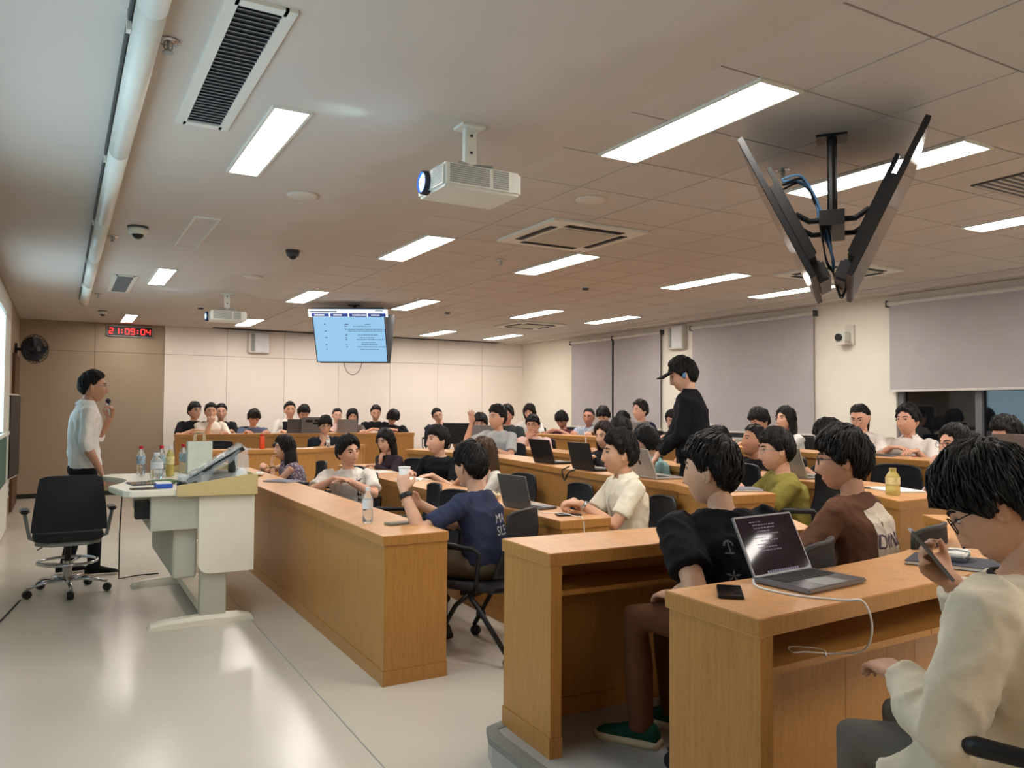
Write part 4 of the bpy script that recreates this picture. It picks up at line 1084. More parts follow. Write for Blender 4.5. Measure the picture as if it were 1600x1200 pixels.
        cm.tube([tuple(cc+(xa*math.cos(a)*1.05+ya*math.sin(a)*1.05)*(nr+.004)-ax*(.012+.012*max(0, -math.sin(a)) if False else .012)) for a in [2*math.pi*k/20 for k in range(21)]], .0075, 6).obj('neckband', cloth(shade(shirt, .88) if sleeve != 'coat' else (26, 24, 26)), body, smooth=True)
    # ---- legs
    if legs:
        tm = MB()
        for side in (-1, 1):
            if stand:
                hp = pel+Vector((side*.085, 0, 0)); kn = Vector((side*.09, .03+.05*side, .47*s)); an = Vector((side*.10, -.02+.10*side, .075))
            else:
                hp = pel+Vector((side*.085, .02, 0)); kn = Vector((side*.12, .40, seat+.065)); an = Vector((side*.11, .36+rnd.uniform(-.06, .04), .085))
            tm.tube([hp, hp.lerp(kn, .5), kn, kn.lerp(an, .45), an+Vector((0, 0, -.03))], [.088*s, .078*s, .062*s, .058*s, .050*s], 12)
            fd = Vector((side*.1, 1, 0)).normalized()
            sb = MB(); so = cloth(shoes)
            rings = []
            for t, h, w_ in ((-.07, .055, .030), (-.055, .085, .036), (-.01, .092, .038), (.05, .075, .040), (.11, .055, .044), (.16, .042, .040), (.185, .025, .026)):
                c = Vector((an.x, an.y, 0))+fd*t; xx = Vector((fd.y, -fd.x, 0))
                rings.append([tuple(c+xx*(math.cos(q)*w_)+Vector((0, 0, .012+(h-.012)*(.5+.5*math.sin(q))))) for q in [2*math.pi*j/12 for j in range(12)]])
            sb.use(so).loft(rings)
            if sole:
                sb.use(cloth(sole)); sb.loft([[tuple(Vector((an.x, an.y, 0))+fd*t+Vector((fd.y, -fd.x, 0))*(w_*q)+Vector((0, 0, z))) for q, z in ((-1, 0), (1, 0), (1, .026), (-1, .026))] for t, w_ in ((-.078, .03), (-.05, .040), (.05, .044), (.11, .048), (.165, .043), (.192, .024))])
            sb.obj('shoe', None, body, smooth=True)
        tm.sphere(pel+Vector((0, -.01, -.01)), (.165*s, .125*s, .10*s), 14, 8)
        if lod == 2:
            tm.obj('trousers', pm, body, smooth=True)
        else:
            r2 = remesh(tm, (.014, .02)[lod], 3); r2.materials.append(pm); link('trousers', r2, body)
    # ---- glasses
    if glasses:
        gm = MB(); gc = glasses
        for q in (-1, 1):
            gm.tube([Mh @ Vector((q*.033+.0235*math.cos(a), .0985-abs(math.cos(a))*.002-.006*abs(q*.033+.0235*math.cos(a))/.05, .008+.0185*math.sin(a))) for a in [2*math.pi*k/16 for k in range(17)]], .0017, 5)
            gm.tube([Mh @ Vector((q*.056, .090, .014)), Mh @ Vector((q*.076, .05, .014)), Mh @ Vector((q*.079, -.015, .010)), Mh @ Vector((q*.076, -.03, -.008))], .0015, 5)
        gm.tube([Mh @ Vector((-.010, .099, .012)), Mh @ Vector((0, .102, .015)), Mh @ Vector((.010, .099, .012))], .0016, 5)
        gm.obj('glasses', gc, body)
    # ---- the chair underneath
    if chair_label:
        if chair_at: chair(base.x+chair_at[0], base.y+chair_at[1], p, rz+math.radians(chair_at[2]), chair_label)
        else: chair(base.x, base.y, p, rz, chair_label)
    return body
def seed_of(k): return (sum(ord(c)*(i+1) for i, c in enumerate(k)) % 97)*.37
GB = M['black']; GM = M['grey']
# ---- standing
person('teacher', 'standing man in white shirt and dark trousers speaking into a microphone', .24, 7.6, 1.712, 0, 2, (0, 2, 0), 'short', shirt=(226, 222, 216), sleeve='roll', pants=(24, 25, 32), sk=(176, 124, 96),
       L=((-.04, .185, 1.30), (.15, .10, 1), (.7, -.5, .2), .9, (-.6, -.5, -1)), R=((.20, .10, .885), (.1, .45, -1), (0, -.3, -1), .35, (.5, -1, 0)), lod=0, stand=True, off_=.05, glasses=GM, collar=True, shoes=(18, 18, 20), size=.985)
person('cap', 'standing young man in black jacket and black cap between the rows', 4.22, 4.72, 1.815, P3, 138, (0, 16, 0), 'part', shirt=(24, 24, 30), sleeve='long', pants=(22, 22, 26), sk=(216, 168, 140),
       L=((-.05, .25, .90), (.2, .6, -.8), (0, -1, -.3), .5, (-.6, -.7, -.6)), R=((.05, .27, .88), (-.2, .6, -.8), (0, -1, -.3), .5, (.6, -.7, -.6)), lod=0, stand=True, off_=.07, collar=(30, 30, 36), size=.97, bulk=1.08)
# ---- nearest students
person('navy', 'student in navy tee seen from behind, wristwatch on raised arm, holding a white cup', 2.12, 4.22, 1.207, 0, 124, (-18, 4, 0), 'fringe', shirt=(52, 58, 82), pants=(98, 88, 72), sk=(204, 156, 126),
       L=((-.34, .34, .93), (.25, .25, 1), (.85, .3, 0), .75, (-.5, .1, -1)), R=((-.14, .36, .84), (-.7, .5, .3), (-.4, -.6, -.2), .6), lod=0, off_=.10, chair_label='black chair of the navy-shirted student at the near end of the front desk', shoes=(74, 64, 54), sole=(50, 46, 42))
person('blacktee', 'broad student in black tee with small white symbols down the back', 2.18, 2.28, 1.312, .11, 114, (0, 2, 0), 'fringe', hcol=(30, 23, 21), shirt=(20, 20, 24), pants=(98, 62, 40), sk=(205, 158, 128),
       L=((-.15, .22, .60), (.5, .8, -.1), (0, -.2, -1), .4, (-.5, -.5, -1)), R=((.12, .22, .60), (-.5, .8, -.1), (0, -.2, -1), .4, (.5, -.5, -1)), lod=0, off_=.14, bulk=1.28, twist=-32, chair_label='black chair of the student in the black symbol tee', shoes=(22, 66, 50), sole=(196, 180, 150), tz=.865)
person('jacket', 'student in cream hooded jacket and glasses looking down at a phone, right foreground', 1.88, 1.04, 1.330, .11, 100, (10, 34, 0), 'mop', hcol=(18, 16, 16), shirt=(214, 204, 182), sleeve='coat', pants=(112, 106, 100), sk=(188, 138, 108),
       L=((-.10, .30, .66), (.5, .8, .1), (0, -.2, -1), .6, (-.7, -.4, -.6)), R=((.12, .27, .86), (-.55, .55, .6), (-.4, -.5, .5), .8), lod=0, off_=.12, glasses=GB, chair_at=(-.03, -.03, 12), chair_label='black armchair under the student in the cream jacket, right foreground', tz=.865, bulk=1.08)
person('brown', 'student with glasses in brown and cream raglan shirt facing left', 2.98, 2.31, 1.330, .11, 106, (20, 4, 0), 'mop', shirt=(104, 72, 56), sleeve='short', pants=(50, 48, 50), sk=(190, 140, 112),
       L='desk', R='lap', lod=0, off_=.10, glasses=GB, chair_label='black chair behind the student in the brown raglan shirt', tz=.865)
person('cream', 'student in cream button shirt smiling to the left at the second row end', 3.15, 4.13, 1.257, 0, 165, (-12, -4, 0), 'fluffy', shirt=(238, 230, 208), pants=(60, 60, 66), sk=(208, 156, 122),
       L=((-.10, .36, .815), (.6, .7, 0), (0, -.1, -1), .7), R=((.03, .36, .815), (-.6, .7, 0), (0, -.1, -1), .7), lod=0, off_=.06, collar=True, chair_label='black chair under the student in the cream button shirt', glasses=None)
person('olive', 'student with glasses in olive green tee at the third row end', 4.0, 3.60, 1.290, P3, 150, (-4, 4, 0), 'fringe', shirt=(132, 122, 58), pants=(52, 50, 52), sk=(206, 152, 122), L='desk', R='desk', lod=0, off_=.08, glasses=GM, tz=.92, chair_label='black chair under the student in the olive tee')
person('whitetee', 'student in white tee with dark vertical print, front row', 2.18, 6.70, 1.165, 0, 238, (48, 4, 6), 'part', shirt=(228, 222, 212), pants=(60, 60, 66), sk=(206, 152, 124), L='fold', R='fold', lod=0, off_=.10, chair_label='black chair under the front-row student in white tee')
person('longhair', 'young woman with long straight dark hair, hand to her mouth, front row', 2.05, 8.40, 1.115, 0, 178, (0, 2, 0), 'long', hcol=(30, 22, 20), hlen=.34, shirt=(120, 106, 122), pat='dots', sleeve='none', pants=(60, 56, 60), sk=(210, 156, 124), L='mouth', R='fold', lod=0, female=True, off_=.14, chair_label='black chair under the long-haired woman in the front row')
person('b360', 'student in black tee with white numbers on the chest, second row', 3.15, 6.97, 1.239, 0, 205, (-24, -4, 0), 'fringe', shirt=(22, 22, 26), sk=(214, 166, 138), L='desk', R=((.19, .30, .80), (-.6, .7, 0), (0, 0, -1), .4), lod=0, off_=.12, chair_label='black chair under the second-row student in black tee')
person('darkwoman', 'woman with wavy dark hair and dark cardigan resting on folded arms, second row', 3.1, 8.23, 1.178, 0, 200, (10, 10, 0), 'bob', hlen=.20, shirt=(58, 48, 56), sleeve='long', sk=(206, 158, 132), L='fold', R='chin', female=True, off_=.2, chair_label='black chair under the dark-cardigan woman in the second row')
person('blond', 'woman with light brown hair and pale top hidden behind the navy-shirted student', 3.15, 6.01, 1.161, 0, 185, (0, 4, 0), 'long', hcol=(96, 70, 48), hlen=.26, shirt=(226, 220, 208), sk=(212, 166, 138), L='cheek', R='fold', female=True, off_=.16, chair_label='black chair under the light-haired woman in the second row')
person('greyraise', 'student with glasses in pale grey tee raising his hand', 4.40, 8.08, 1.44, P3, 205, (-14, -4, 0), 'fluffy', shirt=(176, 180, 180), sk=(208, 154, 124), L='desk', R='raise', off_=.06, glasses=GM, tz=.92, chair_label='black chair under the student raising his hand')
person('pink', 'student with glasses in pale pink shirt, hand over mouth', 5.48, 9.07, 1.331, P3, 222, (0, 4, 0), 'fringe', shirt=(226, 196, 186), sk=(208, 154, 126), L='desk', R='mouth', off_=.2, glasses=GB, tz=.92, chair_label='black chair under the student in the pale pink shirt')
person('w3', 'woman with dark brown hair behind the two black laptops, third row', 4.50, 6.13, 1.29, P3, 188, (8, 8, 0), 'part', hcol=(46, 30, 26), hlen=.18, shirt=(30, 28, 32), sleeve='long', sk=(216, 164, 134), L='type', R='type', female=True, off_=.12, tz=.92, chair_label='black chair under the brown-haired woman with black laptop')
person('teal', 'student in pale teal top behind the silver laptop, head turned away', 4.45, 5.45, 1.267, P3, 165, (-20, 12, 0), 'bob', hlen=.05, shirt=(150, 190, 190), sk=(210, 160, 132), L='type', R='type', female=True, off_=.14, tz=.92, chair_label='black chair under the student in pale teal')
person('hair18', 'dark-haired student mostly hidden behind the brown-haired woman', 5.45, 7.10, 1.326, P3, 160, (0, 20, 0), 'mop', shirt=(44, 44, 52), sk=(206, 154, 126), off_=.15, tz=.92, chair_label='black chair under the half-hidden fourth-row student')
person('faceblack', 'student in black tee tilting his face toward the front, fourth row', 5.2, 4.93, 1.283, P3, 172, (-8, -10, 0), 'short', shirt=(20, 20, 24), sk=(196, 140, 110), L='desk', R='desk', off_=.16, tz=.92, chair_label='black chair under the fourth-row student in black tee')
person('white21', 'student in white shirt bending his head, before the wide blind', 6.6, 6.17, 1.433, P5, 175, (0, 22, 0), 'mop', shirt=(226, 222, 216), sk=(206, 152, 124), off_=.16, tz=1.035, chair_label='black chair under the head-bending student by the wide blind')
person('long22', 'long-haired woman with hand at her mouth before the wide blind', 6.55, 5.77, 1.447, P5, 178, (-4, -4, 0), 'long', hlen=.26, shirt=(226, 222, 218), sk=(214, 164, 136), L='mouth', R='fold', female=True, off_=.1, tz=1.035, chair_label='black chair under the long-haired woman by the wide blind')
person('dome23', 'student of whom only a round dark head of hair shows', 5.25, 4.18, 1.345, P3, 150, (-10, 26, 0), 'bob', hcol=(26, 20, 24), shirt=(40, 40, 46), sk=(200, 150, 124), off_=.2, tz=.92, chair_label='black chair under the round-haired fourth-row student')
person('pony24', 'woman with glasses and ponytail in a white tee by the window wall', 6.3, 4.70, 1.48, P5, 190, (6, 22, 0), 'pulled', pony=True, shirt=(232, 226, 218), sk=(214, 160, 132), L='fold', R='fold', female=True, off_=.14, glasses=GM, tz=1.035, chair_label='black chair under the ponytailed woman in white tee')
person('polo', 'young man in white polo with small red badge by the dark window', 6.5, 4.37, 1.463, P5, 195, (-14, -3, 0), 'part', shirt=(228, 220, 212), sk=(214, 156, 126), L='desk', R='fold', off_=.05, collar=True, tz=1.035, chair_label='black chair under the young man in white polo')
person('fist', 'woman with dark hair and wristbands resting her fist at her mouth, fourth row', 5.0, 3.04, 1.316, P3, 172, (-10, -4, 0), 'part', hlen=.10, shirt=(226, 220, 224), sk=(206, 150, 122), L='mouth', R=((.06, .32, .80), (-.6, .5, .3), (0, 0, -1), .7), lod=0, female=True, off_=.18, glasses=GB, tz=.92, chair_label='black chair under the woman with wristbands')
person('right27', 'dark-haired student in dark maroon top at the right picture edge by the window', 6.2, 3.36, 1.362, P5, 160, (-16, 12, 0), 'fluffy', shirt=(66, 50, 56), sk=(204, 146, 122), off_=.16, tz=1.035, chair_label='black chair under the dark-haired student at the right edge')
# ---- back wall row
B = .255
person('bk1', 'leftmost back-row student in black tee with folded arms and glasses', 1.80, 13.02, 1.484, B, 275, (20, -4, 0), 'fringe', shirt=(28, 28, 32), sk=(208, 158, 130), L='fold', R='fold', off_=.08, glasses=GB, tz=1.0, lod=1, chair_label='black chair of the leftmost back-row student')
person('bk2', 'back-row student in white shirt sipping from a cup', 2.02, 12.92, 1.475, B, 268, (0, 0, 0), 'short', shirt=(230, 222, 208), sk=(196, 142, 112), L='desk', R='mouth', off_=.10, tz=1.0, chair_label='black chair of the back-row student in white shirt')
person('bk3', 'back-row student in black tee half hidden behind the white-shirted one', 2.26, 13.45, 1.469, B, 262, (0, 0, 0), 'short', shirt=(30, 30, 34), sk=(208, 154, 126), off_=.06, tz=1.0, glasses=GB, chair_label='black chair of the half-hidden back-row student in black')
person('bk4', 'back-row student in blue-grey tee looking down', 2.67, 12.95, 1.38, B, 268, (0, 28, 0), 'mop', hcol=(40, 30, 26), shirt=(92, 100, 126), sk=(200, 144, 112), off_=.16, tz=1.0, chair_label='black chair of the back-row student in blue-grey tee')
person('bk5', 'back-row student in white top with black vest beside a laptop', 3.26, 13.05, 1.508, B, 268, (-4, 0, 4), 'short', shirt=(228, 222, 214), sk=(210, 156, 126), off_=.06, tz=1.0, sleeve='long', chair_label='black chair of the back-row student in the vest')
person('bk6', 'back-row student looking down behind a dark laptop', 3.47, 13.0, 1.447, B, 268, (0, 26, 0), 'fluffy', shirt=(220, 214, 206), sk=(196, 140, 110), off_=.12, tz=1.0, chair_label='black chair of the back-row student behind the dark laptop')
person('f2a', 'student in dark tee with glasses, chin on hand, before the back row', 3.36, 11.40, 1.285, .10, 262, (0, 10, 0), 'mop', shirt=(38, 44, 52), sk=(212, 160, 130), R='chin', L='desk', off_=.16, glasses=GB, tz=.855, chair_label='black chair of the student with chin on hand before the back row')
person('bk7', 'back-row woman behind a silver laptop, hair tied back', 4.12, 13.28, 1.409, B, 262, (0, 4, 0), 'pulled', shirt=(222, 196, 190), sk=(220, 170, 142), female=True, off_=.12, tz=1.0, chair_label='black chair of the back-row woman with tied-back hair')
person('bk8', 'back-row woman with long dark hair in grey top', 4.28, 12.95, 1.399, B, 258, (0, 12, 0), 'long', hlen=.24, shirt=(122, 112, 110), sk=(210, 158, 132), female=True, off_=.14, tz=1.0, chair_label='black chair of the back-row woman in grey top')
person('bk9', 'back-row student in black tee reading at the desk', 4.69, 12.95, 1.468, B, 255, (0, 16, 0), 'short', shirt=(28, 28, 32), sk=(206, 152, 124), L='fold', R='fold', off_=.12, tz=1.0, chair_label='black chair of the back-row student reading')
person('bk10', 'back-row student in black top slumped forward with head down', 4.93, 12.78, 1.405, B, 250, (10, 62, -14), 'bob', shirt=(26, 26, 30), sleeve='long', sk=(206, 152, 124), L='fold', R='fold', off_=.24, tz=1.0, chair_label='black chair of the slumped back-row student')
person('bk11', 'student in dark jacket over grey tee leaning his head sideways, right of the back desk', 5.80, 12.85, 1.42, B, 250, (6, 2, 22), 'short', shirt=(48, 52, 64), sleeve='long', sk=(206, 152, 124), R='chin', L='fold', off_=.16, glasses=GB, tz=1.0, chair_label='black chair of the sideways-leaning student')
# ---- far part of the fourth and fifth rows
person('m745', 'student hidden behind the one raising his hand', 4.98, 9.63, 1.341, P3, 235, (0, 8, 0), 'mop', shirt=(48, 44, 46), sk=(206, 152, 126), off_=.14, tz=.92, lod=1, chair_label='black chair of the student hidden behind the hand-raiser')
person('m792', 'student with dark hair behind a grey laptop, right of the raised hand', 5.40, 9.64, 1.465, P3, 225, (0, 8, 0), 'part', shirt=(54, 60, 62), sk=(214, 150, 126), off_=.1, tz=.92, chair_label='black chair of the student behind the grey laptop')
person('m826', 'long-haired student in white near the far corner', 6.45, 10.78, 1.487, P5, 225, (0, 14, 0), 'bob', hlen=.10, shirt=(224, 220, 214), sk=(210, 158, 130), female=True, off_=.1, tz=1.035, chair_label='black chair of the white-clad student near the far corner')
person('maroon', 'student in maroon tee looking down by the far corner', 6.8, 10.38, 1.379, P5, 215, (0, 34, 0), 'mop', shirt=(86, 42, 48), sk=(186, 126, 104), off_=.16, tz=1.035, L='fold', R='fold', chair_label='black chair of the student in maroon')
person('blue', 'student with glasses in pale blue checked shirt before the far blind', 6.85, 9.73, 1.421, P5, 218, (0, 2, 0), 'crop', shirt=(186, 196, 216), pat='check', sk=(186, 124, 100), off_=.06, glasses=GB, tz=1.035, collar=True, chair_label='black chair of the student in pale blue shirt')
person('h943', 'student with bushy hair bending down right of the pale blue shirt', 6.85, 9.36, 1.449, P5, 215, (0, 26, 0), 'mop', shirt=(150, 150, 156), sk=(210, 164, 138), off_=.14, tz=1.035, chair_label='black chair of the bushy-haired bending student')
person('h974', 'dark-haired student with only the crown showing left of the navy jacket', 6.85, 8.89, 1.404, P5, 205, (0, 34, 0), 'short', shirt=(120, 120, 128), sk=(200, 150, 124), off_=.18, tz=1.035, chair_label='black chair of the student left of the navy jacket')
person('navyjk', 'young man in navy jacket sitting tall before the far blinds', 6.8, 8.46, 1.535, P5, 185, (-6, 0, 0), 'part', hcol=(40, 30, 26), shirt=(38, 42, 62), sleeve='long', sk=(216, 166, 138), off_=.04, tz=1.035, chair_label='black chair of the young man in navy jacket')
person('lap1050', 'long-haired woman behind a silver laptop left of the man in the cap', 6.8, 7.79, 1.408, P5, 185, (0, 16, 0), 'long', hlen=.2, shirt=(70, 64, 66), sk=(206, 158, 134), female=True, off_=.14, tz=1.035, L='type', R='type', chair_label='black chair of the woman behind the silver laptop, last row')
person('curl1122', 'curly dark-haired student hidden behind the man in the cap', 5.32, 5.46, 1.253, P3, 160, (0, 30, 0), 'fluffy', shirt=(36, 36, 40), sk=(200, 150, 122), off_=.2, tz=.92, chair_label='black chair of the curly-haired fourth-row student')
# ================================================================ THINGS ON DESKS AND IN HANDS
from mathutils.bvhtree import BVHTree
def to_world(key, v):
    P_ = PEOPLE[key]; return P_['base']+Rz(P_['rz']).to_3x3() @ Vector(v)
def hand(key, side, d=.06, up=0):
    for a in PEOPLE[key]['arms']:
        if a[0] == side: return to_world(key, a[3]+Vector(a[4]).normalized()*d+Vector(a[5]).normalized()*up)
def print_on(key, mb_or_me, org, right, up, dr, m, name='print', parent_shirt=True):
    """flat print laid onto the cloth: every vertex is dropped onto the shirt along dr"""
    sh = PEOPLE[key]['shirt']; bm = bmesh.new()
    if isinstance(mb_or_me, MB): me = mb_or_me.mesh('print', [m])
    else: me = mb_or_me
    bm.from_mesh(me)
    for _ in range(2):
        bmesh.ops.subdivide_edges(bm, edges=[e for e in bm.edges if e.calc_length() > .012], cuts=1)
    bmesh.ops.triangulate(bm, faces=bm.faces)
    b2 = bmesh.new(); b2.from_mesh(sh.data); tree = BVHTree.FromBMesh(b2)
    org, right, up, dr = Vector(org), Vector(right).normalized(), Vector(up).normalized(), Vector(dr).normalized()
    for v in bm.verts:
        s_ = org+right*v.co.x+up*v.co.y
        h = tree.ray_cast(s_-dr*.5, dr)
        v.co = (h[0]-dr*.0035) if h[0] is not None else s_
    out = bpy.data.meshes.new(name); bm.to_mesh(out); bm.free(); b2.free()
    out.materials.clear(); out.materials.append(m)
    return link(name, out, sh)
def rects(*rs):
    mb = MB()
    for x0, y0, x1, y1 in rs: mb.add([(x0, y0, 0), (x1, y0, 0), (x1, y1, 0), (x0, y1, 0)], [(0, 1, 2, 3)])
    return mb

def laptop(x, y, z, heading, label, m=None, open_=112, logo=False, w=.31, screen=None, d=.215, stickers=False):
    m = m or M['alu']
    t = thing('laptop', label, 'laptop', (x, y, z), math.radians(heading-90))
    MB().box(-w/2, w/2, -d/2, d/2, .002, .016).obj('base', m, t, bevel=.004)
    kb = MB()
    for r in range(5):
        for c in range(13): kb.box(-w*.43+c*w*.0665, -w*.43+c*w*.0665+w*.056, -.005+r*.0185, .0105+r*.0185, .016, .0172)
    kb.obj('keyboard', M['keys'], t)
    MB().box(-.055, .055, -d/2+.008, -.02, .016, .0166).obj('trackpad', M['grey'], t)
    a = math.radians(open_-90); mt = Tr(0, d/2-.004, .014) @ Matrix.Rotation(-a, 4, 'X') @ Tr(0, 0, d*.49)
    lid = MB().obox(mt, w/2, .0035, d*.49).obj('lid', m, t)
    MB().obox(mt @ Tr(0, -.0038, 0), w/2-.006, .0006, d*.49-.006).obj('screen', screen or M['screenoff'], lid)
    if logo:
        lg = MB(); n = 22
        def ap(k):
            q = 2*math.pi*k/n; r = .019*(1-.10*math.cos(q)**8*(math.sin(q) > -.9)+.03*math.cos(2*q)); xx, zz = math.sin(q)*r, math.cos(q)*r
            if xx > .011 and abs(zz-.003) < .009: xx = .0105
            return (xx, .0042, zz)
        pts = [tuple(mt @ Vector(ap(k))) for k in range(n)]; lg.add(pts, [tuple(range(n))])
        lf = [tuple(mt @ Vector(p)) for p in ((.001, .0042, .021), (.008, .0042, .031), (.009, .0042, .027), (.004, .0042, .021))]; lg.add(lf, [(0, 1, 2, 3)])
        lg.obj('lid_emblem', M['black'], lid)
    if stickers:
        sb = MB()
        for k, (x0, z0, x1, z1) in enumerate(((-.13, .045, -.02, .085), (-.13, .005, .0, .035), (.01, .04, .12, .08))): sb.obox(mt @ Tr((x0+x1)/2, .0042, (z0+z1)/2), (x1-x0)/2, .0004, (z1-z0)/2)
        sb.obj('stickers', M['black'], lid)
    return t
def bottle(x, y, z, label, kind='water', h=.22, r=.031):
    t = thing('drink_bottle', label, 'bottle', (x, y, z))
    body = {'water': M['clear'], 'tea': M['gold'], 'jug': M['clear']}.get(kind, M['clear'])
    MB().lathe([(.001, 0), (r*.9, 0), (r, .01), (r, h*.32), (r*.94, h*.36), (r, h*.40), (r, h*.66), (r*.8, h*.76), (r*.45, h*.88), (r*.42, h*.90), (.001, h*.90)], 18).obj('body', body, t, smooth=True)
    MB().lathe([(.001, h*.89), (r*.5, h*.89), (r*.5, h), (.001, h)], 14).obj('cap', M['red'] if kind == 'water' else (M['gold'] if kind == 'tea' and r > .036 else M['label_']), t)
    MB().lathe([(r*1.01, h*.40), (r*1.015, h*.42), (r*1.015, h*.64), (r*1.01, h*.66)], 18).obj('label_band', mat('blue_white_label', (150, 172, 186), .5, var=.5, scale=40) if kind == 'water' else M['label_'] if kind == 'jug' else mat('cream_label', (222, 208, 150), .5, var=.25, scale=40), t)
    return t
def book(x, y, z, rz, w, l, h, m, label, cat='notebook', pages=True, name='notebook'):
    t = thing(name, label, cat, (x, y, z), math.radians(rz))
    if pages: MB().box(-w/2+.003, w/2-.002, -l/2+.003, l/2-.003, .002, h-.002).obj('pages', M['paper'], t)
    MB().box(-w/2, w/2, -l/2, l/2, h-.002, h).obj('cover', m, t)
    MB().box(-w/2, w/2, -l/2, l/2, 0, .002).obj('back_cover', m, t)
    return t
def phone(x, y, z, rz, label, m=None, mtx=None):
    t = thing('smartphone', label, 'phone', (x, y, z), math.radians(rz))
    if mtx is not None: t.matrix_world = mtx
    MB().box(-.0365, .0365, -.076, .076, 0, .0085).obj('phone_body', m or M['black'], t, bevel=.003)
    MB().box(-.034, .034, -.073, .073, .0085, .0089).obj('glass', M['tvscreen'], t)
    return t
def sheet(x, y, z, rz, label, w=.21, l=.297):
    t = tag(MB().box(-w/2, w/2, -l/2, l/2, 0, .0025).obj('paper_sheet', M['paper'], None, loc=(x, y, z), rz=math.radians(rz)), label, 'paper')
    return t

Z1, Z3, Z5 = .756, .921, 1.036
# --- nearest desk
ns = mat('dark_editor_screen', (36, 24, 34), .05, var=.2, spec=.22)
lp = laptop(2.04, 1.705, .866, 95.5, 'open dark-screened laptop on the nearest desk', M['spacegrey'], 116, screen=ns, w=.295, d=.20)
lid = [c for c in lp.children if c.name.startswith('lid')][0]
a = math.radians(26); mt = Tr(0, .096, .014) @ Matrix.Rotation(-a, 4, 'X') @ Tr(0, 0, .20*.49)
cl_ = MB(); random.seed(4)
for k in range(10):
    x = -.08+random.choice((0, .012, .024)); x1 = x+random.uniform(.03, .12)
    while x < x1:
        w_ = random.uniform(.004, .014); cl_.obox(mt @ Tr(x+w_/2, -.0047, .075-k*.0105), w_/2, .0001, .0014); x += w_+.004
cl_.obj('code_lines', mat('code_text_glow', (60, 50, 60), .4, emit=(120, 110, 125), estr=.5), lid)
dk = MB()
for k in range(14): dk.obox(mt @ Tr(-.075+k*.0115, -.0047, -.088), .004, .0001, .004)
dk.obj('dock_icons', mat('dock_icon_glow', (60, 60, 80), .4, emit=(120, 110, 130), estr=.35), lid)
phone(1.715, 1.72, .866, -42, 'black phone lying on the nearest desk beside the laptop')
t = tag(MB().tube(spline([(1.885, 1.79, .876), (1.86, 1.76, .868), (1.84, 1.70, .868), (1.86, 1.60, .868), (1.93, 1.50, .868), (1.965, 1.46, .868), (1.985, 1.448, .80), (1.98, 1.47, .73), (1.95, 1.55, .702), (1.90, 1.60, .70), (1.86, 1.62, .70), (1.90, 1.66, .70), (1.96, 1.60, .70), (1.92, 1.55, .70)]), .0032, 6).obj('charging_cable', M['wcable'], None, smooth=True), 'white charging cable running from laptop over the desk edge', 'cable')
book(2.74, 1.66, .866, 24, .21, .30, .014, M['navyb'], 'dark notebook under the white power bank on the nearest desk')
pb = thing('power_bank', 'white and grey power bank with coiled cable on the dark notebook', 'power bank', (2.77, 1.68, .881), math.radians(24))
MB().box(-.07, .07, -.036, .036, 0, .014).obj('shell', M['notegrey'], pb, bevel=.005)
MB().box(-.07, .07, -.036, .036, .014, .028).obj('top_shell', M['paper'], pb, bevel=.005)
MB().tube([(-.02, -.04, .004), (-.02, -.042, .03), (-.015, 0, .034), (-.01, .03, .03), (-.03, -.045, .012), (0, -.06, .004)], .003, 6).obj('coiled_lead', M['grey'], pb, smooth=True)

# --- front row desk
wb_ = bottle(1.52, 4.31, Z1, 'clear water bottle with white cap on the front desk', 'jug', .20, .029)
phone(1.655, 4.18, Z1, -80, 'grey-green phone lying near the front desk end', mat('grey_green_case', (118, 122, 104), .5)).scale = (1.0, 1.0, 1.2)
book(1.70, 7.05, Z1, 35, .19, .26, .012, mat('patterned_blue_cover', (98, 104, 128), .6, var=.3, scale=30), 'blue-grey notebook on the front desk beside the long-haired woman')
t = thing('pencil_case', 'crumpled white pouch on the front desk before the long-haired woman', 'pouch', (1.66, 7.75, Z1))
MB().sphere((0, 0, .02), (.04, .075, .02), 12, 8).obj('pouch_body', M['paper'], t, smooth=True)
MB().tube([(0, -.06, .036), (0, .06, .038)], .003, 5).obj('zip', M['notegrey'], t)

# --- second row desk
laptop(2.70, 4.50, Z1, 186, 'open grey laptop at the near end of the second row desk', mat('laptop_grey_shell', (108, 108, 108), .45, .3), 104)
phone(2.71, 4.06, Z1, 75, 'black phone with a white cable at the second row desk end')
tag(MB().tube(spline([(2.66, 4.36, Z1+.006), (2.63, 4.2, Z1+.004), (2.68, 4.10, Z1+.012), (2.70, 3.98, Z1+.006), (2.69, 3.88, Z1+.003), (2.69, 3.862, Z1-.08)]), .003, 5).obj('phone_cable', M['wcable'], None, smooth=True), 'white cable hanging over the second row desk end', 'cable')
t = thing('pencil_case', 'beige cloth pouch on second row desk behind the grey laptop', 'pouch', (2.74, 5.10, Z1))
MB().sphere((0, 0, .025), (.05, .10, .025), 12, 8).obj('pouch_body', M['kraft'], t, smooth=True)
MB().tube([(0, -.08, .045), (0, .08, .047)], .004, 5).obj('zip', M['black'], t)
t = thing('open_book', 'open book before the second-row student in black tee', 'book', (2.78, 6.68, Z1), math.radians(15))
for s_ in (-1, 1):
    pr = [(0, .004), (.03, .022), (.07, .018), (.13, .008)]
    mb = MB().loft([[(s_*x, -.10, 0), (s_*x, -.10, zz), (s_*x, .10, zz), (s_*x, .10, 0)] for x, zz in pr]); mb.obj('page_block', M['paper'], t)
sheet(2.85, 7.72, Z1, 12, 'white sheet on second row desk before the dark-cardigan woman')

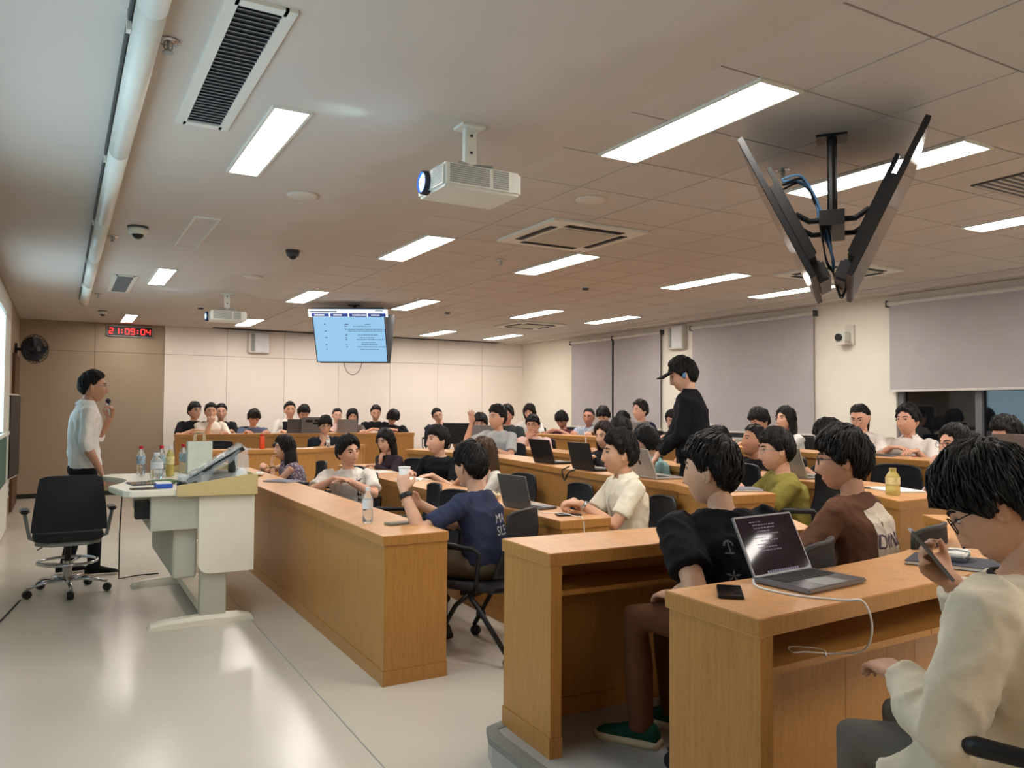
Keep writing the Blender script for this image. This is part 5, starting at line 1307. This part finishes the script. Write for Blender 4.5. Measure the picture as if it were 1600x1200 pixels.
# --- third row desk
laptop(3.86, 6.02, Z3, 182, 'leftmost black laptop on the third row desk', mat('laptop_black_shell', (40, 36, 38), .4, .3), 108, w=.33)
laptop(3.72, 5.20, Z3, 176, 'black laptop with cable on the third row desk beside the silver one', M['black'], 104, w=.34)
tag(MB().tube(spline([(3.60, 5.38, Z3+.02), (3.54, 5.36, Z3+.004), (3.500, 5.34, Z3-.01), (3.500, 5.30, Z3-.08), (3.502, 5.25, Z3-.02), (3.56, 5.24, Z3+.004)]), .006, 6).obj('laptop_cable', M['cable'], None, smooth=True), 'dark tangled cable at the desk edge by the black laptop', 'cable')
laptop(3.71, 4.42, Z3, 172, 'silver laptop with a dark fruit-shaped emblem on the third row desk', mat('laptop_silver_shell', (178, 176, 172), .4, .35), 112, True, w=.32)
book(3.56, 3.52, Z3, 60, .20, .28, .012, M['notegrey'], 'grey notebook at the near end of the third row desk')
sheet(3.60, 3.74, Z3, 70, 'white papers behind the grey notebook on the third row desk')
t = thing('drink_cup', 'takeaway cup with a straw between the black laptops', 'cup', (3.93, 5.62, Z3))
MB().lathe([(.001, 0), (.028, 0), (.038, .12), (.001, .121)], 16).obj('cup_body', M['bag'], t, smooth=True)
MB().lathe([(.001, .12), (.041, .12), (.041, .128), (.036, .138), (.001, .14)], 16).obj('lid', M['paper'], t)
MB().tube([(0, 0, .13), (.004, .012, .24)], .0045, 6).obj('straw', M['paper'], t)

# --- fourth row desk
bottle(4.17, 2.90, Z3, 'golden juice bottle with pale label on the fourth row desk end', 'tea', .155, .039)
book(4.42, 3.06, Z3, -25, .21, .30, .01, M['paper'], 'white open notepad beside the golden bottle')
t = tag(MB().tube([(4.30, 3.24, Z3+.006), (4.40, 3.17, Z3+.006), (4.42, 3.155, Z3+.006)], [.005, .005, .001], 8).obj('pen', M['black'], None, smooth=True), 'black pen beside the white notepad on the fourth row desk', 'pen')
laptop(4.74, 4.66, Z3, 172, 'dark laptop in front of the fourth-row student in black tee', mat('laptop_brown_shell', (54, 44, 44), .4, .3), 106, w=.33)
laptop(4.70, 3.95, Z3, 165, 'pale grey laptop lid hiding the round-haired student', mat('laptop_sage_shell', (150, 148, 136), .4, .3), 108)
laptop(5.00, 9.45, Z3, 215, 'grey laptop right of the raised hand', mat('laptop_midgrey_shell', (128, 122, 120), .45, .3), 100, w=.36, d=.26)
laptop(4.78, 9.86, Z3, 235, 'large black laptop left of the raised hand', M['black'], 96, w=.40, d=.28)
t = thing('soft_pouch', 'flat dark pouch before the student in pale pink', 'pouch', (5.08, 8.85, Z3), .3)
MB().box(-.05, .05, -.09, .09, 0, .018).obj('pouch_body', M['navyb'], t, bevel=.006)
# --- rearmost desk
laptop(6.30, 7.66, Z5, 185, 'silver laptop with a dark fruit-shaped emblem left of the man in the cap, rearmost desk', mat('laptop_silver_shell', (178, 176, 172), .4, .35), 106, True)
laptop(6.20, 6.45, Z5, 178, 'white laptop lid before the wide blind on the rearmost desk', mat('laptop_white_shell', (222, 220, 218), .5), 98, w=.30)
t = thing('keyboard_tray', 'flat grey keyboard in front of the man in white polo', 'keyboard', (5.84, 4.22, Z5), math.radians(92))
MB().box(-.16, .16, -.05, .05, 0, .014).obj('case', M['notegrey'], t, bevel=.003)
for r in range(4): MB().box(-.15, .15, -.045+r*.023, -.026+r*.023, .014, .018).obj('key_row', M['dgrey'], t)
laptop(5.86, 3.02, Z5, 170, 'grey laptop beside the dark-haired student at the right edge', mat('laptop_warmgrey_shell', (140, 128, 122), .45, .3), 108)
# --- desks at the back
laptop(3.22, 12.70, 1.001, 268, 'small grey laptop before the back-row student in the vest', mat('laptop_darkgrey_shell', (96, 92, 90), .5, .2), 100, w=.22)
laptop(3.50, 12.66, 1.001, 268, 'dark grey laptop with black stickers on the backmost desk', mat('laptop_midgrey_shell', (128, 122, 120), .45, .3), 100, w=.36, d=.25, stickers=True)
laptop(4.06, 12.62, 1.001, 262, 'silver laptop on the backmost desk before the woman with tied hair', M['alu'], 100, w=.32)
book(4.62, 12.55, 1.001, 5, .30, .2, .02, M['paper'], 'white open book before the back-row student reading')
t = thing('thermos', 'bright orange bottle on the desk before the back row', 'bottle', (2.33, 10.76, .856))
MB().lathe([(.001, 0), (.032, 0), (.034, .01), (.034, .15), (.028, .165), (.001, .166)], 18).obj('body', M['orange'], t, smooth=True)
MB().lathe([(.001, .165), (.027, .165), (.027, .20), (.001, .2)], 16).obj('lid', mat('dark_orange_lid', (176, 48, 20), .5), t)
bottle(3.22, 10.78, .856, 'small clear bottle before the student with chin on hand', 'jug', .17, .028)
t = thing('shoulder_bag', 'dark soft bag right of the orange bottle', 'bag', (2.56, 10.78, .856))
MB().sphere((0, 0, .045), (.10, .06, .045), 14, 8).obj('bag_body', M['black'], t, smooth=True)
MB().tube([(-.07, 0, .06), (-.03, 0, .11), (.03, 0, .11), (.07, 0, .06)], .006, 6).obj('strap', M['black'], t)
sheet(2.86, 10.74, .856, 80, 'white pad on the desk before the back row')
book(2.05, 10.78, .856, 12, .21, .28, .02, mat('purple_grey_cover', (96, 92, 112), .6), 'purple-grey folder left of the orange bottle')

# --- things on the podium (worktop 0.878 m)
ZP = .879
for x, y, k, lb in ((.545, 6.66, 'water', 'water bottle with red cap, leftmost on the podium'), (.62, 6.30, 'jug', 'clear bottle pack in the middle of the podium bottles'), (.69, 6.68, 'water', 'second red-capped water bottle on the podium'), (.735, 6.52, 'tea', 'green tea bottle right of the water bottles on the podium')):
    bottle(x, y, ZP, lb, k, .225 if k != 'jug' else .19, .030 if k != 'jug' else .042)
bottle(.86, 6.80, ZP, 'red-capped bottle in front of the paper bag on the podium', 'water', .23, .03)
t = thing('paper_bag', 'pale paper carrier bag with rope handle behind the slanted monitor', 'bag', (.97, 6.72, ZP))
MB().prism([(-.09, -.05), (.09, -.05), (.09, .05), (-.09, .05)], 0, .25).obj('bag_body', M['bag'], t)
for y in (-.045, .045): MB().tube([(-.035, y, .23), (-.035, y, .29), (-.025, y, .325), (.025, y, .325), (.035, y, .29), (.035, y, .23)], .005, 6).obj('handle', M['kraft'], t, smooth=True)
t = thing('storage_box', 'small blue box at the podium wooden rim', 'box', (.60, 5.62, ZP))
MB().box(-.055, .045, -.07, .07, 0, .028).obj('box_body', M['blue'], t, bevel=.004)
MB().box(-.05, .04, -.065, .065, .028, .034).obj('box_lid', M['paper'], t)
phone(.47, 5.56, ZP, -85, 'dark phone at the near edge of the podium', mat('bronze_phone', (92, 84, 72), .4))
t = thing('mouse', 'black mouse beside the slanted monitor on the podium', 'mouse', (.72, 5.72, ZP))
MB().sphere((0, 0, .008), (.035, .058, .022), 14, 8).obj('mouse_shell', M['black'], t, smooth=True); MB().tube([(0, -.05, .024), (0, -.02, .031), (0, 0, .031)], .003, 5).obj('wheel', M['grey'], t)
t = thing('touch_panel', 'flat dark glass panel set on the podium top', 'control panel', (.52, 5.95, ZP), .1)
MB().box(-.10, .16, -.12, .12, 0, .006).obj('panel_glass', M['tvscreen'], t); MB().box(-.105, .165, -.125, .125, 0, .004).obj('panel_rim', M['dgrey'], t)
t = thing('plastic_bag', 'crumpled clear plastic bag at the tall edge of the podium', 'bag', (1.07, 5.55, ZP))
mb = MB(); random.seed(9); rings = []
for j in range(7):
    z = .20*j/6; rr = .055*(1-.25*(j/6)); rings.append([(math.cos(q)*rr*random.uniform(.75, 1.15), math.sin(q)*rr*1.1*random.uniform(.75, 1.15), z) for q in [2*math.pi*k/14 for k in range(14)]])
mb.loft(rings).obj('bag_film', M['wrap'], t); MB().sphere((0, 0, .06), (.04, .045, .055), 12, 8).obj('bag_contents', M['paper'], t, smooth=True)
t = thing('tissue_pile', 'crumpled tissue pile left of the slanted monitor on the podium', 'tissue', (.80, 5.95, ZP))
mb = MB()
for k in range(6): mb.sphere((random.uniform(-.05, .05), random.uniform(-.06, .06), .03+random.uniform(-.01, .02)), (random.uniform(.02, .04), random.uniform(.02, .04), .026), 7, 5)
mb.obj('tissue', M['paper'], t)
t = tag(MB().obox(Tr(.66, 6.05, ZP+.004) @ Rz(.4), .08, .11, .003).obj('leaflet', M['green'], None), 'dark green leaflet lying beside the podium bottles', 'leaflet')

# --- things held or worn
q = hand('teacher', -1, .07, .02)
t = thing('microphone', 'black handheld microphone held to the mouth of the teacher', 'microphone', q)
hd_ = to_world('teacher', PEOPLE['teacher']['H']+Vector((0, .10, -.09)))
ax = (hd_-q); ax.normalize(); ax = (ax+Vector((0, 0, .9))).normalized()
MB().tube([-ax*.06, ax*.06], [.010, .013], 10).obj('handle', M['chrome'], t, smooth=True)
MB().sphere(ax*.078, .022, 12, 8).obj('grille', M['black'], t, smooth=True)
t = thing('belt', 'dark belt', None, (0, 0, 0)) if False else None

q = hand('navy', -1, .085, .03)
t = thing('paper_cup', 'white cup in the raised hand of the navy-shirted student', 'cup', q-Vector((0, 0, .035)))
MB().lathe([(.001, 0), (.028, 0), (.033, .085), (.001, .0855)], 16).obj('cup_body', M['paper'], t, smooth=True)
MB().lathe([(.001, .085), (.035, .085), (.035, .092), (.001, .094)], 16).obj('cup_lid', M['label_'], t)
def band(key, side, f, r, m, name, w_=.011):
    for a in PEOPLE[key]['arms']:
        if a[0] == side:
            c = a[3].lerp(a[2], f); ax = (a[3]-a[2]).normalized(); u_ = ax.orthogonal().normalized(); v_ = ax.cross(u_)
            mb = MB(); rings = []
            for s_ in (-1, -.6, .6, 1):
                rr = r*(1.0 if abs(s_) > .8 else 1.08); rings.append([tuple(c+ax*(s_*w_)+(u_*math.cos(q)+v_*math.sin(q))*rr) for q in [2*math.pi*k/16 for k in range(16)]])
            mb.loft(rings).obj(name, m, PEOPLE[key]['o'], smooth=False)
band('navy', -1, .10, .034, M['black'], 'wristwatch', .014)
band('fist', -1, .12, .031, M['black'], 'wristwatch', .012); band('fist', -1, .26, .034, mat('dark_beads', (70, 44, 40), .4, var=.5, scale=200), 'bracelet', .005)
band('longhair', -1, .14, .028, mat('dark_beads', (70, 44, 40), .4), 'bracelet', .004)
band('cream', -1, .12, .033, M['chrome'], 'wristwatch', .010)
# phone held by the student in the cream jacket
q = hand('jacket', 1, .085, .03)
phone(0, 0, 0, 0, 'phone held up by the student in the cream jacket', mat('grey_phone', (120, 120, 120), .4), Tr(*q) @ Rz(math.radians(40)) @ Matrix.Rotation(math.radians(52), 4, 'X'))
# cup of the back-row student
q = hand('bk2', 1, .05, .03)
t = thing('paper_cup', 'small white cup at the mouth of the back-row student', 'cup', q-Vector((0, 0, .04)))
MB().lathe([(.001, 0), (.024, 0), (.030, .08), (.001, .081)], 14).obj('cup_body', M['paper'], t, smooth=True); MB().lathe([(.001, .08), (.032, .08), (.032, .086), (.001, .087)], 14).obj('cup_lid', M['label_'], t)

# cap of the standing man: child of the person
P_ = PEOPLE['cap']; Mh = P_['Mh']; cm = MB(); cmat = cloth((22, 20, 22))
rings = []
for j in range(9):
    e = math.radians(14+76*j/8.3); rings.append([tuple(Mh @ Vector((math.sin(a)*math.cos(e)*.093, math.cos(a)*math.cos(e)*.112-.004, .02+math.sin(e)*.118))) for a in [2*math.pi*k/28 for k in range(28)]])
cm.loft(rings)
cm.obj('cap', cmat, P_['o'], smooth=True)
bm_ = MB(); rings = []
for k in range(13):
    a = -1.05+2.1*k/12; ci = Vector((math.sin(a)*.092, math.cos(a)*.110, .047)); co_ = Vector((math.sin(a)*.105, .095+math.cos(a)*.105, .030-.012*abs(math.sin(a))))
    rings.append([tuple(Mh @ ci), tuple(Mh @ co_), tuple(Mh @ (co_+Vector((0, 0, .004)))), tuple(Mh @ (ci+Vector((0, 0, .006))))])
bm_.loft(rings).obj('cap_brim', cmat, P_['o'], smooth=False)
tag_e = MB().sphere(Mh @ Vector((-.086, -.005, -.002)), (.012, .016, .026), 8, 6); tag_e.obj('earbud', M['bcable'], P_['o'], smooth=True)

# --- prints on clothes
WT = mat('white_cloth_print', (214, 214, 214), .8); BK = mat('dark_cloth_print', (34, 32, 38), .8)
S_ = PEOPLE['navy']['Sc']
print_on('navy', text_mesh('MA', .075, Matrix()), S_+Vector((.02, -.2, -.115)), (1, 0, 0), (0, 0, 1), (0, 1, 0), WT, 'back_print')
print_on('navy', text_mesh('SLE', .075, Matrix()), S_+Vector((.02, -.2, -.185)), (1, 0, 0), (0, 0, 1), (0, 1, 0), WT, 'back_print')
print_on('navy', text_mesh('&', .085, Matrix()), S_+Vector((.06, -.2, -.26)), (1, 0, 0), (0, 0, 1), (0, 1, 0), mat('grey_cloth_print', (140, 140, 146), .8), 'back_print')
S_ = PEOPLE['b360']['Sc']
print_on('b360', text_mesh('360', .085, Matrix()), S_+Vector((0, .2, -.19)), (-1, 0, 0), (0, 0, 1), (0, -1, 0), WT, 'chest_print')
S_ = PEOPLE['whitetee']['Sc']; mb = MB(); random.seed(2)
for k in range(6):
    y = .11-k*.042
    for _ in range(5):
        x = random.uniform(-.018, .012); yy = y+random.uniform(-.016, .012)
        if random.random() < .5: mb.add([(x, yy, 0), (x+.022, yy+.004, 0), (x+.022, yy+.010, 0), (x, yy+.006, 0)], [(0, 1, 2, 3)])
        else: mb.add([(x, yy-.012, 0), (x+.006, yy-.012, 0), (x+.008, yy+.014, 0), (x+.002, yy+.014, 0)], [(0, 1, 2, 3)])
print_on('whitetee', mb, S_+Vector((-.10, .2, -.17)), (-1, 0, 0), (0, 0, 1), (0, -1, 0), BK, 'chest_print')
S_ = PEOPLE['blacktee']['Sc']
GP = mat('grey_cloth_print', (140, 140, 146), .8)
arc = lambda cx, cy, r0, r1, a0, a1: [(cx+r*math.cos(a), cy+r*math.sin(a), 0) for r, aa in ((r0, [a0+(a1-a0)*k/8 for k in range(9)]), (r1, [a1-(a1-a0)*k/8 for k in range(9)])) for a in aa]
GP2 = mat('dim_grey_cloth_print', (96, 98, 104), .8)
def shrink(mb, k=.68):
    mb.v = [(x*k, y*k, z) for x, y, z in mb.v]; return mb
mb = MB(); mb.add(arc(0, 0, .022, .031, 0.05, 3.09), [tuple(range(18))]); mb.add([(-.004, -.03, 0), (.004, -.03, 0), (.004, .026, 0), (-.004, .026, 0)], [(0, 1, 2, 3)]); mb.add([(-.022, -.038, 0), (.022, -.038, 0), (.022, -.029, 0), (-.022, -.029, 0)], [(0, 1, 2, 3)])
BX = -.10; TW = Matrix.Rotation(math.radians(-32), 3, 'Z'); BR, BD = TW @ Vector((1, 0, 0)), TW @ Vector((0, 1, 0))
print_on('blacktee', shrink(mb), S_+TW @ Vector((BX, -.25, -.065)), BR, (0, 0, 1), BD, GP2, 'back_symbol')
mb = MB()
for a in range(5):
    q = a*1.2566+.3; mb.add([(0, 0, 0), (math.cos(q-.35)*.02, math.sin(q-.35)*.02, 0), (math.cos(q)*.034, math.sin(q)*.034, 0), (math.cos(q+.35)*.018, math.sin(q+.35)*.018, 0)], [(0, 1, 2, 3)])
print_on('blacktee', shrink(mb), S_+TW @ Vector((BX, -.25, -.165)), BR, (0, 0, 1), BD, GP2, 'back_symbol')
mb = MB()
for k in range(4): mb.add(arc(-.03+k*.02, 0, .006, .012, .2*k, 3.6+.2*k), [tuple(range(18))])
print_on('blacktee', shrink(mb), S_+TW @ Vector((BX, -.25, -.26)), BR, (0, 0, 1), BD, GP2, 'back_symbol')
S_ = PEOPLE['polo']['Sc']
print_on('polo', rects((-.022, -.006, .022, .012), (-.018, -.018, .018, -.012)), S_+Vector((-.07, .2, -.13)), (-1, 0, 0), (0, 0, 1), (0, -1, 0), mat('red_badge', (196, 60, 60), .7), 'chest_badge')
S_ = PEOPLE['greyraise']['Sc']
print_on('greyraise', rects((-.10, -.004, -.02, .003), (-.10, -.016, -.01, -.009), (-.10, -.028, -.03, -.021), (-.10, -.04, -.02, -.033)), S_+Vector((0, .2, -.26)), (-1, 0, 0), (0, 0, 1), (0, -1, 0), BK, 'chest_print')
# cream back panel and letters of the raglan shirt
S_ = PEOPLE['brown']['Sc']; RC = cloth((226, 214, 196))
nn = 12; mb = MB()
mb.add([(-.105+.21*i/nn, .055-.42*j/nn-.03*abs(i-nn/2)/(nn/2)*(j == 0), 0) for j in range(nn+1) for i in range(nn+1)], [(j*(nn+1)+i, j*(nn+1)+i+1, (j+1)*(nn+1)+i+1, (j+1)*(nn+1)+i) for j in range(nn) for i in range(nn)])
print_on('brown', mb, S_+Vector((0, -.25, -.04)), (1, 0, 0), (0, 0, 1), (0, 1, 0), RC, 'back_panel')
mb = MB(); mb.add([(-.10+.20*i/nn, -.0-.36*j/nn, 0) for j in range(nn+1) for i in range(nn+1)], [(j*(nn+1)+i, j*(nn+1)+i+1, (j+1)*(nn+1)+i+1, (j+1)*(nn+1)+i) for j in range(nn) for i in range(nn)])
print_on('brown', mb, S_+Vector((0, .25, -.03)), (-1, 0, 0), (0, 0, 1), (0, -1, 0), RC, 'front_panel')
def lift(o, dy):
    for v in o.data.vertices: v.co.y += dy
lift(print_on('brown', text_mesh('DINO', .085, Matrix()), S_+Vector((0, -.25, -.14)), (1, 0, 0), (0, 0, 1), (0, 1, 0), mat('purple_grey_print', (92, 80, 96), .8), 'back_print'), -.003)
mb = MB(); mb.add([(-.05, -.04, 0), (-.02, -.05, 0), (.03, -.02, 0), (.055, .03, 0), (.035, .035, 0), (.01, .0, 0), (-.03, -.01, 0)], [tuple(range(7))]); mb.add([(-.03, -.05, 0), (-.015, -.08, 0), (-.005, -.05, 0)], [(0, 1, 2)]); mb.add([(.01, -.03, 0), (.02, -.07, 0), (.03, -.02, 0)], [(0, 1, 2)])
lift(print_on('brown', mb, S_+Vector((.0, -.25, -.23)), (1, 0, 0), (0, 0, 1), (0, 1, 0), mat('olive_grey_print', (128, 122, 104), .8), 'back_print'), -.003)
# vest of the back-row student
S_ = PEOPLE['bk5']['Sc']; mb = MB()
for sx in (-1, 1):
    k0 = len(mb.v); mb.add([(sx*(.03+.09*i/6), .03-.36*j/nn, 0) for j in range(nn+1) for i in range(7)], [(j*7+i, j*7+i+1, (j+1)*7+i+1, (j+1)*7+i) for j in range(nn) for i in range(6)])
print_on('bk5', mb, S_+Vector((0, .25, -.03)), (-1, 0, 0), (0, 0, 1), (0, -1, 0), cloth((28, 28, 34)), 'vest')
S_ = PEOPLE['bk11']['Sc']; mb = MB(); mb.add([(-.055+.11*i/6, .02-.3*j/nn, 0) for j in range(nn+1) for i in range(7)], [(j*7+i, j*7+i+1, (j+1)*7+i+1, (j+1)*7+i) for j in range(nn) for i in range(6)])
print_on('bk11', mb, S_+Vector((0, .25, -.03)), (-1, 0, 0), (0, 0, 1), (0, -1, 0), cloth((160, 164, 170)), 'tee_front')
# shirt placket and belt of the teacher
S_ = PEOPLE['teacher']['Sc']
pm_ = cloth((222, 218, 212)); mb = MB(); mb.add([(-.012+.024*i, .03-.40*j/nn, 0) for j in range(nn+1) for i in range(2)], [(j*2, j*2+1, j*2+3, j*2+2) for j in range(nn)])
print_on('teacher', mb, S_+Vector((0, .25, -.03)), (-1, 0, 0), (0, 0, 1), (0, -1, 0), pm_, 'placket')
S_ = PEOPLE['cream']['Sc']; mb = MB(); mb.add([(-.012+.024*i, .03-.36*j/nn, 0) for j in range(nn+1) for i in range(2)], [(j*2, j*2+1, j*2+3, j*2+2) for j in range(nn)])
print_on('cream', mb, S_+Vector((0, .25, -.03)), (-1, 0, 0), (0, 0, 1), (0, -1, 0), cloth((228, 220, 200)), 'placket')

# --- empty chairs in view
for x, y, z, rz, lb in ((2.28, 7.45, 0, 95, 'empty black chair between the long-haired woman and the student in white tee'), (2.22, 5.55, 0, 80, 'empty black chair behind the water bottle in the front row'), (2.16, 4.95, 0, 100, 'empty black chair beside the navy-shirted student'),
                        (3.22, 5.05, 0, 85, 'empty black chair behind the grey laptop in the second row'), (4.20, 4.35, P3, 80, 'empty black chair behind the silver laptop in the third row'),
                        (5.22, 3.75, P3, 95, 'empty black chair behind the golden bottle, fourth row'), (1.95, 11.35, .10, 185, 'empty black chair at the left end of the desk before the back row')):
    chair(x, y, z, math.radians(rz), lb)
